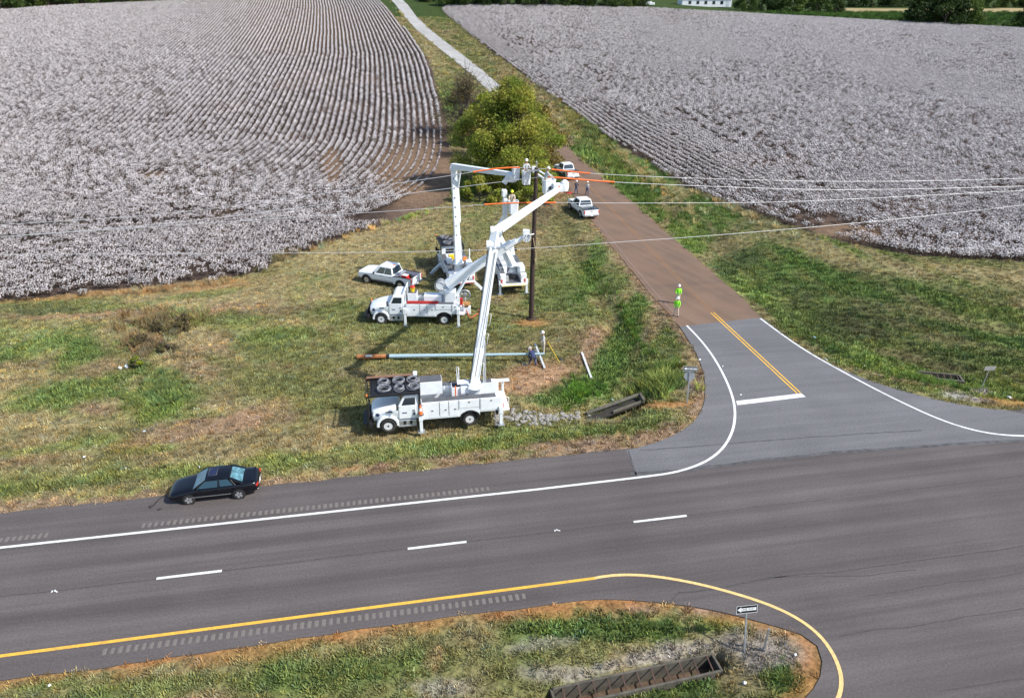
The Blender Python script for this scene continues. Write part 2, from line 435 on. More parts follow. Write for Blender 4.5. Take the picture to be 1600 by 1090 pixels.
ROAD_YAW = 0.1847
M = dict(
    white=mat('white_truck_paint', (.82, .855, .875), .32, var=.06, dirt=(.45, .42, .36), dirt_amt=.3, coat=.3),
    boom=mat('white_fibreglass', (.82, .86, .885), .38, var=.06, dirt=(.45, .45, .42), dirt_amt=.35),
    grey=mat('grey_steel', (.30, .31, .33), .5, .3, var=.2, bump=.1),
    deck=mat('dark_grey_deck', (.10, .105, .115), .75, var=.3, bump=.3, bscale=40),
    alu=mat('aluminium', (.62, .64, .66), .35, .7, var=.12),
    black=mat('black_plastic', (.015, .015, .017), .5, var=.2),
    rubber=mat('tyre_rubber', (.022, .022, .023), .85, var=.25, bump=.3, bscale=30, dirt=(.12, .09, .06), dirt_amt=.4),
    glass=M_glass('dark_window_glass'),
    skyglass_paint=mat('painted_sky_reflection', (.035, .15, .27), .08, var=.4, scale=2.5, spec=.3),  # blue sky reflection painted into the windshield colour
    sideglass=M_glass('teal_side_glass', (.012, .04, .055), .05),
    rim=mat('white_steel_rim', (.72, .73, .74), .4, .1, var=.1, dirt=(.3, .26, .2), dirt_amt=.35),
    carblack=mat('black_car_paint', (.0035, .004, .007), .16, var=.1, spec=.45, coat=.12),
    chrome=mat('chrome', (.75, .76, .78), .2, .9, var=.05),
    red=mat('red_plastic', (.62, .03, .02), .45, var=.15),
    orange=mat('orange_cover', (.85, .17, .03), .5, var=.15),
    yellow=mat('yellow_plastic', (.80, .55, .02), .45, var=.15),
    amber=mat('amber_lens', (.85, .22, .03), .25, var=.1),
    lens=mat('clear_lens', (.7, .73, .75), .1, var=.1),
    hose=mat('grey_cable', (.30, .31, .34), .5, var=.35, scale=9),
    pole=mat('dark_brown_pole_wood', (.050, .030, .024), .85, var=.4, scale=2, bump=.4, bscale=18),
    wood=mat('weathered_timber', (.30, .24, .17), .85, var=.4, bump=.4, bscale=20),
    newpole=mat('pale_blue_grey_pole', (.36, .49, .54), .55, var=.1),
    butt=mat('orange_brown_pole_butt', (.42, .17, .06), .8, var=.4, scale=4, bump=.3),
    concrete=mat('stained_concrete', (.105, .095, .075), .9, var=.4, bump=.4, dirt=(.08, .07, .05), dirt_amt=.7),
    stone=mat('pale_limestone', (.30, .285, .26), .9, var=.35, bump=.4, bscale=12),
    rebar=mat('rusty_steel_bar', (.09, .05, .035), .8, var=.4),
    wire=mat('aluminium_wire', (.62, .63, .64), .45, .4, var=.1),
    galv=mat('galvanised_steel', (.42, .44, .46), .45, .6, var=.2),
    signblack=mat('black_sign_sheet', (.012, .014, .016), .4, var=.1),
    signwhite=mat('white_sign_sheet', (.82, .85, .86), .4, var=.05),
    paintw=mat('white_road_paint', (.72, .73, .72), .7, var=.2, scale=8, dirt=(.2, .19, .18), dirt_amt=.5),
    painty=mat('yellow_road_paint', (.74, .42, .05), .7, var=.2, scale=8, dirt=(.25, .17, .08), dirt_amt=.55),
    painto=mat('worn_orange_yellow_paint', (.34, .18, .075), .8, var=.3, scale=6, dirt=(.17, .10, .07), dirt_amt=.85),
    groove=mat('dusty_groove', (.165, .145, .132), .95, var=.25, scale=10),
    skin=mat('skin', (.42, .23, .16), .6, var=.08),
    denim=mat('blue_denim', (.045, .085, .19), .85, var=.25, scale=14),
    navy=mat('navy_work_cloth', (.03, .045, .12), .85, var=.25, scale=14),
    khaki=mat('pale_khaki_cloth', (.60, .52, .42), .85, var=.2, scale=14),
    greycloth=mat('pale_grey_cloth', (.50, .51, .50), .85, var=.2, scale=14),
    darkcloth=mat('charcoal_cloth', (.05, .055, .075), .85, var=.2, scale=14),
    hivis=mat('lime_hi_vis_cloth', (.28, .85, .03), .7, var=.12, scale=14),
    hatw=mat('white_hard_hat', (.82, .83, .83), .3, var=.04),
    haty=mat('lime_hard_hat', (.75, .85, .02), .3, var=.04),
    boot=mat('brown_boots', (.06, .04, .03), .7, var=.2),
    litter=mat('white_plastic_litter', (.80, .82, .84), .5, var=.1),
    bark=mat('grey_brown_bark', (.10, .08, .065), .9, var=.4, bump=.5, bscale=14),
    roofm=mat('pale_metal_roof', (.55, .60, .66), .5, var=.1),
    wallw=mat('white_siding', (.72, .75, .78), .7, var=.08),
)
# ------------------------------------------------------------------ terrain
def g2(L): return np.array([G(px, py)[:2] for px, py in L])
DITCH_R = smooth(np.vstack([[(-75, 520), (-40, 380), (0, 215)], g2([(900, 200), (955, 245), (1050, 325), (1160, 415), (1270, 488), (1370, 540), (1460, 574), (1600, 602), (1900, 640)])]), 5.0)
DITCH_L = smooth(g2([(868, 330), (915, 420), (950, 480), (985, 535), (992, 580), (985, 615), (962, 640)]), 2.5)
DITCH_C = smooth(g2([(962, 640), (900, 652), (790, 655), (600, 668), (300, 712), (-200, 760)]), 6.0)
DITCH_M = smooth(g2([(400, 1180), (850, 1095), (900, 1086), (1000, 1066), (1105, 1040)]), 3.0)

DRAINS = [(g2([(868, 1092 - 0), (1118, 1036)]) * np.array([1.0, 1.0]) * (26.17 + .66) / 26.17, .42), (g2([(1438, 586), (1500, 592)]) * (26.17 + .45) / 26.17, .40), (g2([(913, 648), (1000, 620)]) * (26.17 + .3) / 26.17 + np.array([.15, -.30]), .34)]
def rise(x, y):
    d = np.maximum(np.asarray(y, float) - 125, 0)
    k = 1 - 0.42 * sstep(0, 190, np.asarray(x, float))
    d1 = np.minimum(d, 265); z = (0.035 * d1 * sstep(0, 40, d1) + 0.00012 * d1 ** 2) + np.maximum(d - 265, 0) * 0.03
    return z * k

def H(x, y):
    x = np.asarray(x, float); y = np.asarray(y, float)
    z = rise(x, y) - 0.05 - 0.12 * sstep(125, 200, y)
    d, s, t = pl_dist(x, y, DITCH_R)
    fade = 1 - sstep(140, 190, y) * .7
    z = z - 0.75 * np.exp(-(d / 2.1) ** 2) * fade
    z = z + 1.9 * sstep(1.0, 15.0, d * (s > 0)) * fade
    d, s, t = pl_dist(x, y, DITCH_L); z = z - 0.75 * np.exp(-(d / 1.35) ** 2) * sstep(0, 8, t)
    d, s, t = pl_dist(x, y, DITCH_C); z = z - 0.40 * np.exp(-(d / 1.6) ** 2) * (1 - sstep(15, 26, t))
    d, s, t = pl_dist(x, y, DITCH_M); z = z - 0.75 * np.exp(-(d / 1.8) ** 2)
    for P, w_ in DRAINS:
        d, s, t = pl_dist(x, y, P); z = z - 1.5 * sstep(w_ + .15, w_ - .1, d)
    return z

AT_T = np.concatenate([np.arange(12, 150, 1.0), np.arange(150, 1400, 5.0)])
def at(px, py):
    """point of the ground seen at a photo pixel"""
    d = ray(px, py)
    t = AT_T
    X = d[0] * t; Y = d[1] * t; Z = CAM_H + d[2] * t
    below = Z < H(X, Y)
    i = int(np.argmax(below)) if below.any() else len(t) - 1
    lo, hi = t[max(i - 1, 0)], t[i]
    for _ in range(14):
        mid = (lo + hi) / 2
        if CAM_H + d[2] * mid < float(H(d[0] * mid, d[1] * mid)): hi = mid
        else: lo = mid
    x, y = d[0] * hi, d[1] * hi
    return np.array([x, y, float(H(x, y))])
def ats(L): return np.array([at(px, py) for px, py in L])

# field and road outlines (photo pixels turned into ground points)
FIELD_L = np.vstack([ats([(-420, 505), (-200, 488), (0, 470), (60, 468), (130, 455), (250, 448), (400, 425), (440, 400), (500, 385), (560, 362), (640, 338), (690, 318), (712, 292),
    (706, 240), (700, 190), (688, 150), (672, 95), (640, 55), (612, 20), (598, 5)])[:, :2], [(-75, 410), (-330, 410), (-330, 60)]])
FIELD_L_EDGE_TOP = ats([(2, 16), (100, 9), (250, 3), (400, -2)])
FIELD_R = np.vstack([ats([(690, 16), (760, 75), (830, 128), (878, 160), (930, 200), (1000, 246), (1060, 285), (1130, 318), (1200, 340), (1280, 366), (1330, 381), (1400, 396), (1500, 404), (1600, 408), (1800, 420)])[:, :2],
    ats([(1800, 62), (1600, 46), (1450, 37), (1300, 29), (1150, 21), (1000, 13), (850, 10), (700, 9)])[:, :2]])

xs = np.unique(np.round(np.concatenate([np.arange(0, 9.5, .15), np.arange(4, 10, .2), np.linspace(-3000, -700, 12), np.linspace(-700, -120, 60), np.linspace(-120, -62, 50), np.arange(-62, 72, .45), np.linspace(72, 140, 60), np.linspace(140, 700, 60), np.linspace(700, 3000, 12)]), 3))
ys = np.unique(np.round(np.concatenate([np.arange(17.5, 22.5, .15), np.arange(40, 45.5, .2), np.linspace(-400, -20, 12), np.linspace(-20, 13, 20), np.arange(13, 104, .45), np.arange(104, 160, 1.2), np.linspace(160, 420, 90), np.linspace(420, 900, 50), np.linspace(900, 5000, 14)]), 3))
GX, GY = np.meshgrid(xs, ys)

P_ = dict(dry=(.275, .222, .112), olive=(.172, .175, .066), green=(.108, .172, .042), lime=(.17, .235, .052), soil=(.38, .24, .14), rust=(.40, .19, .075), pink=(.30, .20, .13),
          brown=(.12, .092, .055), straw=(.36, .29, .15), thatch=(.30, .265, .225), shaded_fieldsoil=(.075, .054, .044), fieldred=(.17, .115, .085), dark=(.085, .10, .045), gravel=(.36, .34, .31))
P_ = {k: np.array(v) for k, v in P_.items()}
# px, py, rx, ry, angle, colour, strength
PATCH = [
    (540, 392, 190, 40, -14, 'straw', .7), (640, 345, 70, 20, -18, 'dry', .8), (320, 472, 330, 22, -6, 'straw', .6), (200, 455, 240, 9, -4, 'rust', .45), (110, 490, 170, 9, -3, 'pink', .75), (260, 492, 120, 9, -5, 'pink', .7),
    (150, 482, 140, 7, -4, 'green', .6), (60, 483, 60, 9, 0, 'dark', .6), (300, 462, 90, 5, -8, 'green', .5), (430, 480, 80, 14, -4, 'pink', .45),
    (60, 545, 90, 22, -8, 'green', .8), (95, 615, 120, 30, -14, 'green', .75), (130, 555, 35, 14, 0, 'green', .7), (160, 575, 60, 14, -18, 'pink', .6),
    (240, 632, 60, 26, 0, 'lime', .55), (255, 605, 60, 36, 0, 'green', .75), (330, 560, 60, 40, -10, 'pink', .55), (430, 545, 85, 38, -14, 'green', .6), (420, 600, 110, 26, -6, 'olive', .8),
    (330, 668, 110, 20, -10, 'pink', .8), (390, 650, 60, 14, -20, 'soil', .4), (150, 640, 40, 12, 0, 'pink', .6), (210, 700, 40, 14, 0, 'rust', .3), (90, 700, 100, 10, -8, 'lime', .5), (240, 702, 60, 7, -5, 'lime', .5), (40, 718, 70, 8, -6, 'pink', .5),
    (300, 735, 330, 14, -6, 'lime', .35), (560, 712, 300, 22, -5, 'lime', .42), (800, 690, 180, 16, -6, 'lime', .35), (560, 680, 80, 14, 0, 'dry', .6),
    (120, 770, 160, 8, -7, 'straw', .55), (560, 732, 80, 5, -6, 'rust', .7), (720, 713, 260, 5, -7, 'pink', .7), (930, 692, 100, 10, -6, 'pink', .6),
    (560, 560, 260, 26, 0, 'olive', .75), (700, 520, 200, 22, 0, 'olive', .7), (860, 500, 60, 40, 0, 'olive', .5), (870, 450, 60, 60, 0, 'green', .45), (880, 380, 40, 40, 0, 'dry', .4),
    (835, 592, 62, 20, -4, 'soil', .95), (800, 604, 40, 12, 0, 'soil', .8), (880, 570, 60, 14, -10, 'soil', .5), (905, 598, 14, 6, -30, 'soil', .8), (930, 540, 34, 34, 20, 'pink', .85), (945, 525, 24, 24, 0, 'soil', .35), (830, 503, 36, 7, 0, 'rust', .7),
    (700, 650, 60, 10, 0, 'brown', .4), (560, 640, 30, 30, 0, 'olive', .5),
    (905, 610, 46, 22, -10, 'green', .85), (950, 575, 22, 70, 18, 'green', .8), (985, 505, 22, 90, 30, 'green', .85), (930, 410, 16, 80, 24, 'green', .8), (1020, 560, 46, 60, 30, 'green', .55), (1030, 598, 50, 22, 0, 'lime', .45), (858, 628, 30, 12, 0, 'green', .7),
    (1030, 500, 14, 60, 32, 'pink', .55), (1075, 560, 14, 60, 26, 'dry', .7), (1085, 640, 40, 34, -20, 'dry', .8), (1050, 632, 60, 6, -3, 'rust', .7), (1020, 690, 90, 14, -10, 'pink', .65), (1080, 600, 20, 16, 0, 'thatch', .7),
    (975, 470, 10, 90, 30, 'dry', .45), (860, 330, 40, 40, 0, 'brown', .7), (850, 300, 50, 26, 0, 'soil', .55), (830, 380, 60, 30, 0, 'dry', .6), (880, 360, 26, 36, 20, 'olive', .5),
    # right verge
    (1110, 395, 12, 150, 47, 'dry', .6), (1040, 345, 10, 60, 42, 'pink', .5), (1130, 425, 20, 110, 48, 'green', .6), (1080, 375, 18, 40, 40, 'lime', .55), (1250, 510, 28, 130, 58, 'lime', .75), (1350, 560, 26, 110, 66, 'lime', .8), (1480, 600, 130, 22, 8, 'lime', .7), (1180, 465, 16, 80, 48, 'green', .7), (1390, 590, 120, 6, 12, 'pink', .55), (1560, 628, 60, 6, 6, 'rust', .7), (1500, 620, 40, 5, 10, 'gravel', .85), (1535, 613, 22, 6, 0, 'thatch', .9),
    (1480, 575, 40, 8, 4, 'brown', .6), (1390, 550, 50, 10, 10, 'pink', .45),
    (1150, 400, 36, 150, 50, 'dark', .6), (1300, 480, 50, 190, 66, 'dark', .35), (1450, 530, 200, 34, 14, 'brown', .35), (1350, 500, 60, 120, 66, 'dark', .4), (1560, 560, 120, 20, 8, 'green', .5),
    (1000, 290, 26, 100, 48, 'green', .8), (930, 215, 22, 60, 45, 'green', .75), (900, 190, 18, 50, 45, 'olive', .6), (960, 250, 12, 110, 50, 'straw', .55), (1060, 300, 14, 110, 54, 'straw', .65), (1190, 360, 16, 130, 62, 'straw', .5), (1350, 410, 180, 14, 14, 'straw', .55), (1520, 425, 140, 12, 4, 'straw', .6), (1320, 440, 130, 14, 22, 'green', .55), (1480, 455, 140, 18, 5, 'green', .5), (1450, 490, 150, 10, 8, 'dry', .4), (1250, 420, 120, 12, 36, 'green', .4),
    # along the far farm road
    (700, 150, 14, 60, -10, 'lime', .5), (680, 90, 14, 60, -30, 'straw', .6), (715, 170, 20, 40, 0, 'green', .6), (735, 60, 14, 60, -45, 'olive', .7), (690, 30, 30, 10, 0, 'green', .5), (625, 15, 10, 30, -25, 'dry', .7), (800, 110, 14, 90, -48, 'dry', .7), (870, 175, 14, 40, -45, 'straw', .6),
    # median
    (820, 955, 90, 7, -6, 'rust', .85), (950, 942, 70, 8, 2, 'rust', .75), (560, 988, 120, 6, -8, 'rust', .6), (250, 1030, 130, 6, -8, 'rust', .6), (1010, 955, 30, 4, 4, 'gravel', .6), (1190, 975, 110, 10, 22, 'rust', .6), (1260, 1030, 14, 50, -8, 'rust', .75), (1090, 950, 50, 5, 8, 'gravel', .75),
    (1000, 985, 150, 20, -3, 'green', .85), (860, 985, 90, 24, 0, 'green', .7), (1120, 975, 40, 12, 10, 'lime', .5), (1190, 1020, 70, 40, 0, 'thatch', .95), (1020, 1025, 140, 16, -12, 'thatch', .9), (880, 1050, 60, 16, 0, 'thatch', .7), (1075, 1075, 70, 22, 0, 'green', .85), (1220, 1065, 40, 24, 0, 'green', .85), (1040, 1085, 60, 10, 0, 'lime', .4),
    (640, 1030, 160, 30, -6, 'olive', .5), (520, 1050, 160, 30, -6, 'green', .6), (700, 1075, 60, 20, 0, 'thatch', .6), (250, 1075, 200, 20, -6, 'green', .5), (860, 1005, 60, 10, -6, 'thatch', .6), (680, 1030, 12, 26, 10, 'soil', .5), (70, 1072, 80, 10, -6, 'lime', .5),
]

EDGE_N = g2([(-300, 1103), (0, 1062), (215, 1033), (430, 1002), (600, 978), (800, 950), (860, 943), (930, 934), (1010, 938), (1090, 947), (1150, 960), (1210, 977), (1255, 990), (1278, 1005), (1287, 1035), (1280, 1065), (1255, 1095)])
EDGE_F = g2([(-300, 823), (0, 797), (265, 776), (440, 754), (760, 726), (980, 702), (1050, 682), (1098, 640), (1103, 615), (1085, 545), (1062, 511), (1000, 440), (925, 347)])
EDGE_S = g2([(925, 265), (983, 312), (1050, 372), (1130, 440), (1192, 497), (1235, 530), (1290, 565), (1345, 590), (1400, 608), (1470, 626), (1530, 637), (1700, 655)])
def road_dist(x, y):
    dx, dy = math.cos(ROAD_YAW), math.sin(ROAD_YAW)
    return -dy * np.asarray(x) + dx * np.asarray(y)

def ground_colour(x, y):
    x = np.asarray(x, float); y = np.asarray(y, float); sh = x.shape
    x = x.ravel(); y = y.ravel()
    z = rise(x, y) + 0.0
    px, py = proj(x, y, H(x, y))
    a = fbm(x * .16, y * .16, 3, 5); b = fbm(x * .5, y * .5, 11, 4); c = fbm(x * 1.3, y * 1.3, 23, 3)
    m = sstep(.36, .64, a * .62 + b * .38)[:, None]
    col = P_['dry'] * m + P_['olive'] * (1 - m)
    g = sstep(.52, .68, fbm(x * .3, y * .3, 41, 4))[:, None] * .35
    col = col * (1 - g) + P_['green'] * g
    dR, sR, tR = pl_dist(x, y, DITCH_R)
    rb = (sstep(20, 8, dR * (sR > 0)) * sstep(-7, -3, dR * sR) * (y < 130))[:, None]
    streak = fbm(dR * .9, tR * .035, 57, 4)[:, None]
    up_ = sstep(6, 13, dR * (sR > 0))[:, None]; lo_ = sstep(1.0, -2.0, dR * sR)[:, None]; k_ = sstep(.38, .62, streak)
    bankc = (P_['olive'] * 1.05 * k_ + P_['green'] * 1.05 * (1 - k_)) * (1 - up_) + (P_['dry'] * k_ + P_['lime'] * .9 * (1 - k_)) * up_
    bankc = bankc * (1 - lo_ * .7) + P_['lime'] * lo_ * .7
    col = col * (1 - rb * .9) + bankc * rb * .9
    o_ = road_dist(x, y); vs_ = (sstep(34, 36, o_) * sstep(66, 62, o_) * (sR < 0))[:, None]
    st2 = fbm(o_ * .8 + b * 1.5, x * .05, 58, 4)[:, None]
    col = col * (1 + vs_ * 1.0 * (st2 - .5))
    for (cx, cy, rx, ry, ang, cn, st) in PATCH:
        ca, sa = math.cos(R(ang)), math.sin(R(ang))
        u = ((px - cx) * ca + (py - cy) * sa) / rx; v = (-(px - cx) * sa + (py - cy) * ca) / ry
        d = np.sqrt(u * u + v * v)
        w = (sstep(1.25, .45, d + (b - .5) * 1.3 + (c - .5) * .7) * st)[:, None]
        col = col * (1 - w) + P_[cn] * w
    for EP, cn, wd in ((EDGE_N, 'rust', .55), (EDGE_F, 'pink', .8), (EDGE_S, 'dry', .7)):
        d, _, _ = pl_dist(x, y, EP); w = (sstep(.9, .1, d + (b - .5) * 2.2 + (c - .5) * 1.2 + (a - .5) * 1.2) * wd)[:, None]
        col = col * (1 - w) + P_[cn] * w
    # cotton field soil, darkened to include the shadow between the rows
    near = sstep(0, 1, (c - .35) * 3)
    for P in (FIELD_L, FIELD_R):
        i = in_poly(x + (b - .5) * 2, y + (c - .5) * 1.5, P)
        r = sstep(.5, .7, fbm(x * .08, y * .08, 77, 4))[:, None] * .7
        fs = P_['shaded_fieldsoil'] * (1 - r) + P_['fieldred'] * r
        bare = np.clip(sstep(1.15, .5, np.hypot((px - 650) / 95, (py - 275) / 62)) + sstep(1, .5, np.hypot((px - 520) / 24, (py - 262) / 42)) + sstep(1.1, .6, np.hypot((px - 235) / 34, (py - 275) / 7)) + sstep(1.2, .5, np.hypot((px - 1320) / 95, (py - 364) / 17)) + .8 * sstep(120, 10, py), 0, 1)[:, None]
        fs = fs * (1 - bare) + (P_['pink'] * .75) * bare
        col = np.where(i[:, None], fs, col)
    # beyond the fields
    far = (y > 330) & ~in_poly(x, y, FIELD_L) & ~in_poly(x, y, FIELD_R)
    fc = P_['green'] * .45 + 0 * col
    tan = ((py > 13.5) & (py < 20) & (px > 1300))[:, None]
    fc = np.where(tan, P_['straw'] * 1.1, fc)
    tl = ((px < 585) & (py > -4))[:, None]
    fc = np.where(tl, P_['straw'], fc)
    col = np.where(far[:, None], fc, col)
    col = col * (.8 + .4 * c[:, None])
    return np.clip(col, 0, 1).reshape(sh + (3,))

GZ = H(GX, GY)
gme = bpy.data.meshes.new('ground')
ny, nx = GX.shape
idx = np.arange(nx * ny).reshape(ny, nx)
gme.vertices.add(nx * ny); gme.vertices.foreach_set('co', np.stack([GX, GY, GZ], -1).ravel())
q = np.stack([idx[:-1, :-1], idx[:-1, 1:], idx[1:, 1:], idx[1:, :-1]], -1).reshape(-1, 4)
gme.loops.add(q.size); gme.loops.foreach_set('vertex_index', q.ravel())
gme.polygons.add(len(q)); gme.polygons.foreach_set('loop_start', np.arange(0, q.size, 4)); gme.polygons.foreach_set('loop_total', np.full(len(q), 4))
gme.polygons.foreach_set('use_smooth', np.ones(len(q), bool))
gme.update(); gme.validate()
ca_ = gme.color_attributes.new('Col', 'FLOAT_COLOR', 'POINT')
gc = ground_colour(GX, GY).reshape(-1, 3)
ca_.data.foreach_set('color', np.hstack([gc, np.ones((len(gc), 1))]).ravel())
gme.materials.append(M_ground())
ground = bpy.data.objects.new('ground', gme); COL.objects.link(ground); ground['kind'] = 'structure'

# ------------------------------------------------------------------ roads
RD = np.array([math.cos(ROAD_YAW), math.sin(ROAD_YAW)]); RN = np.array([-RD[1], RD[0]])
OFF0 = 29.045; LANE = 3.65
def rp(s, o, z=0.0):
    p = RD * s + RN * o; return (p[0], p[1], z)
asph = M_asphalt('highway_asphalt', (.102, .089, .086), ROAD_YAW, streak=.3, lanes=(OFF0, LANE))
apron_m = M_asphalt('newer_grey_asphalt', (.142, .140, .146), ROAD_YAW, streak=.16)
brown_m = M_asphalt('brown_side_road_asphalt', (.168, .112, .079), R(118), streak=.25, warm=(.205, .128, .085))
farm_m = M_asphalt('pale_gravel_road', (.38, .37, .35), R(118), streak=.25)

def sheet(name, outline, z, m, parent=None, skirt=.25):
    """flat sheet of the outlined shape with a short skirt down into the ground"""
    bm = bmesh.new()
    vs = [bm.verts.new((p[0], p[1], z)) for p in outline]
    f = bm.faces.new(vs)
    if f.normal.z < 0 or f.calc_area() == 0: f.normal_flip()
    bm.normal_update()
    if f.normal.z < 0: f.normal_flip()
    if skirt:
        lo = [bm.verts.new((p[0], p[1], z - skirt)) for p in outline]
        n = len(vs)
        for i in range(n): bm.faces.new((vs[i], vs[(i + 1) % n], lo[(i + 1) % n], lo[i]))
    bmesh.ops.triangulate(bm, faces=[f])
    me = bpy.data.meshes.new(name); bm.to_mesh(me); bm.free(); me.materials.append(m)
    o = bpy.data.objects.new(name, me); COL.objects.link(o)
    if parent: o.parent = parent
    return o

far_edge = [rp(-160, OFF0 + LANE + 3.15), ]
fe_px = [(0, 797), (130, 787), (265, 776), (440, 754), (600, 741), (760, 726), (980, 702)]
fe = [tuple(G(*p)) for p in fe_px]
off_far = np.mean([road_dist(p[0], p[1]) for p in fe]); 
ne = [tuple(G(*p)) for p in [(0, 1062), (215, 1033), (430, 1002), (600, 978), (800, 950), (860, 943)]]
off_near = np.mean([road_dist(p[0], p[1]) for p in ne[1:5]])
def jit(P, a, sd=5):
    """uneven pavement edge"""
    P = resample(P, .8); n = fbm(np.arange(len(P)) * .5, np.zeros(len(P)), sd, 3) - .5
    t = np.gradient(P[:, :2], axis=0); t /= np.linalg.norm(t, axis=1)[:, None] + 1e-9
    Q = P.copy(); Q[:, 0] += -t[:, 1] * n * a; Q[:, 1] += t[:, 0] * n * a
    return Q
edge_far = jit(np.array([rp(-170, off_far), rp(-30, off_far), rp(30, off_far + .1), rp(190, off_far)]), .25)
nose = smooth([G(*p)[:2] for p in [(860, 943), (930, 934), (1010, 938), (1090, 947), (1150, 960), (1210, 977), (1255, 990), (1278, 1005), (1287, 1035), (1280, 1065), (1255, 1095), (1200, 1135), (1120, 1175), (1020, 1210)]], .8)
low_off = float(np.dot(nose[-1], RN))
edge_near = jit(np.array([rp(-170, off_near)] + [p for p in ne[1:5]]), .3, 9)
outline = [tuple(p[:2]) for p in edge_near] + [tuple(p) for p in nose] + [rp(-170, low_off)[:2], (-170, -60), (190, -60)] + [tuple(p[:2]) for p in edge_far[::-1]]
highway = sheet('highway', outline, 0.0, asph); highway['kind'] = 'structure'
# grey apron of the junction
ap_l = smooth([G(*p)[:2] for p in [(1062, 510), (1085, 545), (1100, 580), (1103, 615), (1098, 640), (1082, 662), (1050, 682), (1010, 696), (978, 703)]], .7)
ap_r = smooth([G(*p)[:2] for p in [(1190, 496), (1235, 530), (1290, 565), (1345, 590), (1400, 608), (1470, 626), (1530, 637), (1570, 640)]], .7)
ap_n = [G(*p)[:2] for p in [(1600, 690), (1450, 698), (1300, 708), (1150, 722), (1060, 737), (995, 744)]]
apron = sheet('junction_apron', [tuple(p) for p in ap_l[::-1]] + [tuple(p) for p in ap_r] + [tuple(G(1640, 655)[:2])] + [tuple(p) for p in ap_n], 0.006, apron_m, skirt=.25); apron['kind'] = 'structure'
# seams and tar lines
def strip(name, P, w, z, m, parent, kind=None, w2=None):
    P = np.asarray(P, float)[:, :2]
    t = np.gradient(P, axis=0); t /= np.linalg.norm(t, axis=1)[:, None] + 1e-9; n = np.stack([-t[:, 1], t[:, 0]], 1)
    ww = np.full(len(P), w) if w2 is None else np.linspace(w, w2, len(P))
    A = P + n * ww[:, None] / 2; B = P - n * ww[:, None] / 2
    zf = z if callable(z) else (lambda x, y: z)
    b = MB(); k = len(P)
    b.add([(p[0], p[1], float(zf(p[0], p[1]))) for p in A] + [(p[0], p[1], float(zf(p[0], p[1]))) for p in B], [(i, i + 1, k + i + 1, k + i) for i in range(k - 1)])
    return b.build(name, m, parent)
tar = mat('tar_seam', (.06, .054, .053), .8, var=.4, scale=3)
darkband = mat('dark_asphalt_joint', (.085, .083, .086), .85, var=.4, scale=2)
def wob(P, a=.06, sd=3, step=.35):
    return jit(resample(np.array([tuple(p)[:2] for p in P]), step), a, sd)
strip('tar_seam', wob([rp(-60, OFF0), rp(24, OFF0)], .12), .05, .004, tar, highway)
strip('tar_seam', wob([rp(27, OFF0), rp(90, OFF0)], .12), .06, .004, tar, highway)
for k, L in enumerate([[(1060, 928), (1130, 917), (1200, 903), (1300, 893), (1400, 880), (1600, 853)], [(1200, 903), (1280, 897), (1340, 900), (1400, 893), (1430, 889)], [(1060, 928), (1045, 935), (1042, 942)],
                       [(1310, 992), (1400, 982), (1500, 965), (1600, 948)], [(1350, 930), (1450, 916), (1600, 893)], [(1470, 1080), (1540, 1070), (1600, 1060)]]):
    strip('tar_seam', wob(smooth([G(*p) for p in L], .4), .25, 20 + k), [.07, .05, .05, .05, .05, .07][k], .0045, tar, highway)
strip('joint_band', wob(smooth([G(*p) for p in [(985, 741), (1080, 733), (1180, 719), (1300, 707), (1450, 697), (1600, 688)]], .5), .3, 31), .28, .0105, darkband, apron)
strip('joint_band', wob(smooth([G(*p) for p in [(1000, 703), (1120, 694), (1200, 688), (1350, 677), (1440, 672)]], .5), .2, 33), .10, .0105, darkband, apron)
strip('joint_band', wob([G(981, 704), G(996, 743)], .15, 35), .10, .0105, darkband, apron)

# side road up to the field road
sr_l = ats([(1062, 511), (1000, 440), (960, 390), (925, 347), (893, 303), (868, 262), (835, 220), (790, 170), (740, 120), (703, 90), (672, 65), (650, 47), (633, 28), (618, 8), (600, -6)])
sr_r = ats([(1192, 497), (1130, 440), (1050, 372), (983, 312), (925, 265), (885, 228), (850, 195), (805, 155), (755, 112), (722, 86), (692, 63), (671, 46), (651, 27), (637, 8), (616, -6)])
def sr_strip(name, A, B, m, dz):
    A = resample(A, 1.0); n = len(A)
    B = np.asarray(B); d = np.r_[0, np.cumsum(np.linalg.norm(np.diff(B, axis=0), axis=1))]; s = np.linspace(0, d[-1], n)
    B = np.stack([np.interp(s, d, B[:, k]) for k in range(3)], 1)
    b = MB(); vs = []; K = 6
    for i in range(n):
        for k in range(K + 1):
            p = A[i, :2] * (1 - k / K) + B[i, :2] * k / K
            vs.append((p[0], p[1], float(rise(p[0], p[1])) + dz + .0))
    fs = [(i * (K + 1) + k, i * (K + 1) + k + 1, (i + 1) * (K + 1) + k + 1, (i + 1) * (K + 1) + k) for i in range(n - 1) for k in range(K)]
    b.add(vs, fs, 0, True)
    for e in (0, K):
        o = [vs[i * (K + 1) + e] for i in range(n)]
        b.add(o + [(p[0], p[1], p[2] - .3) for p in o], [(i, i + 1, n + i + 1, n + i) for i in range(n - 1)])
    return b.build(name, m), A, B
jA = jit(smooth(sr_l[:8], .9), .35, 61); jB = jit(smooth(sr_r[:8], .9), .35, 67)
side_road, SA, SB = sr_strip('side_road', np.c_[jA[:, :2], np.zeros(len(jA))], np.c_[jB[:, :2], np.zeros(len(jB))], brown_m, 0.002); side_road['kind'] = 'structure'
farm_road, _, _ = sr_strip('farm_road', sr_l[7:], sr_r[7:], farm_m, 0.012); farm_road['kind'] = 'structure'
mid = (resample(SA, 1.0)[:, :2] + resample(SB, 1.0)[:len(resample(SA, 1.0)), :2]) / 2 if len(resample(SA, 1.0)) == len(resample(SB, 1.0)) else None
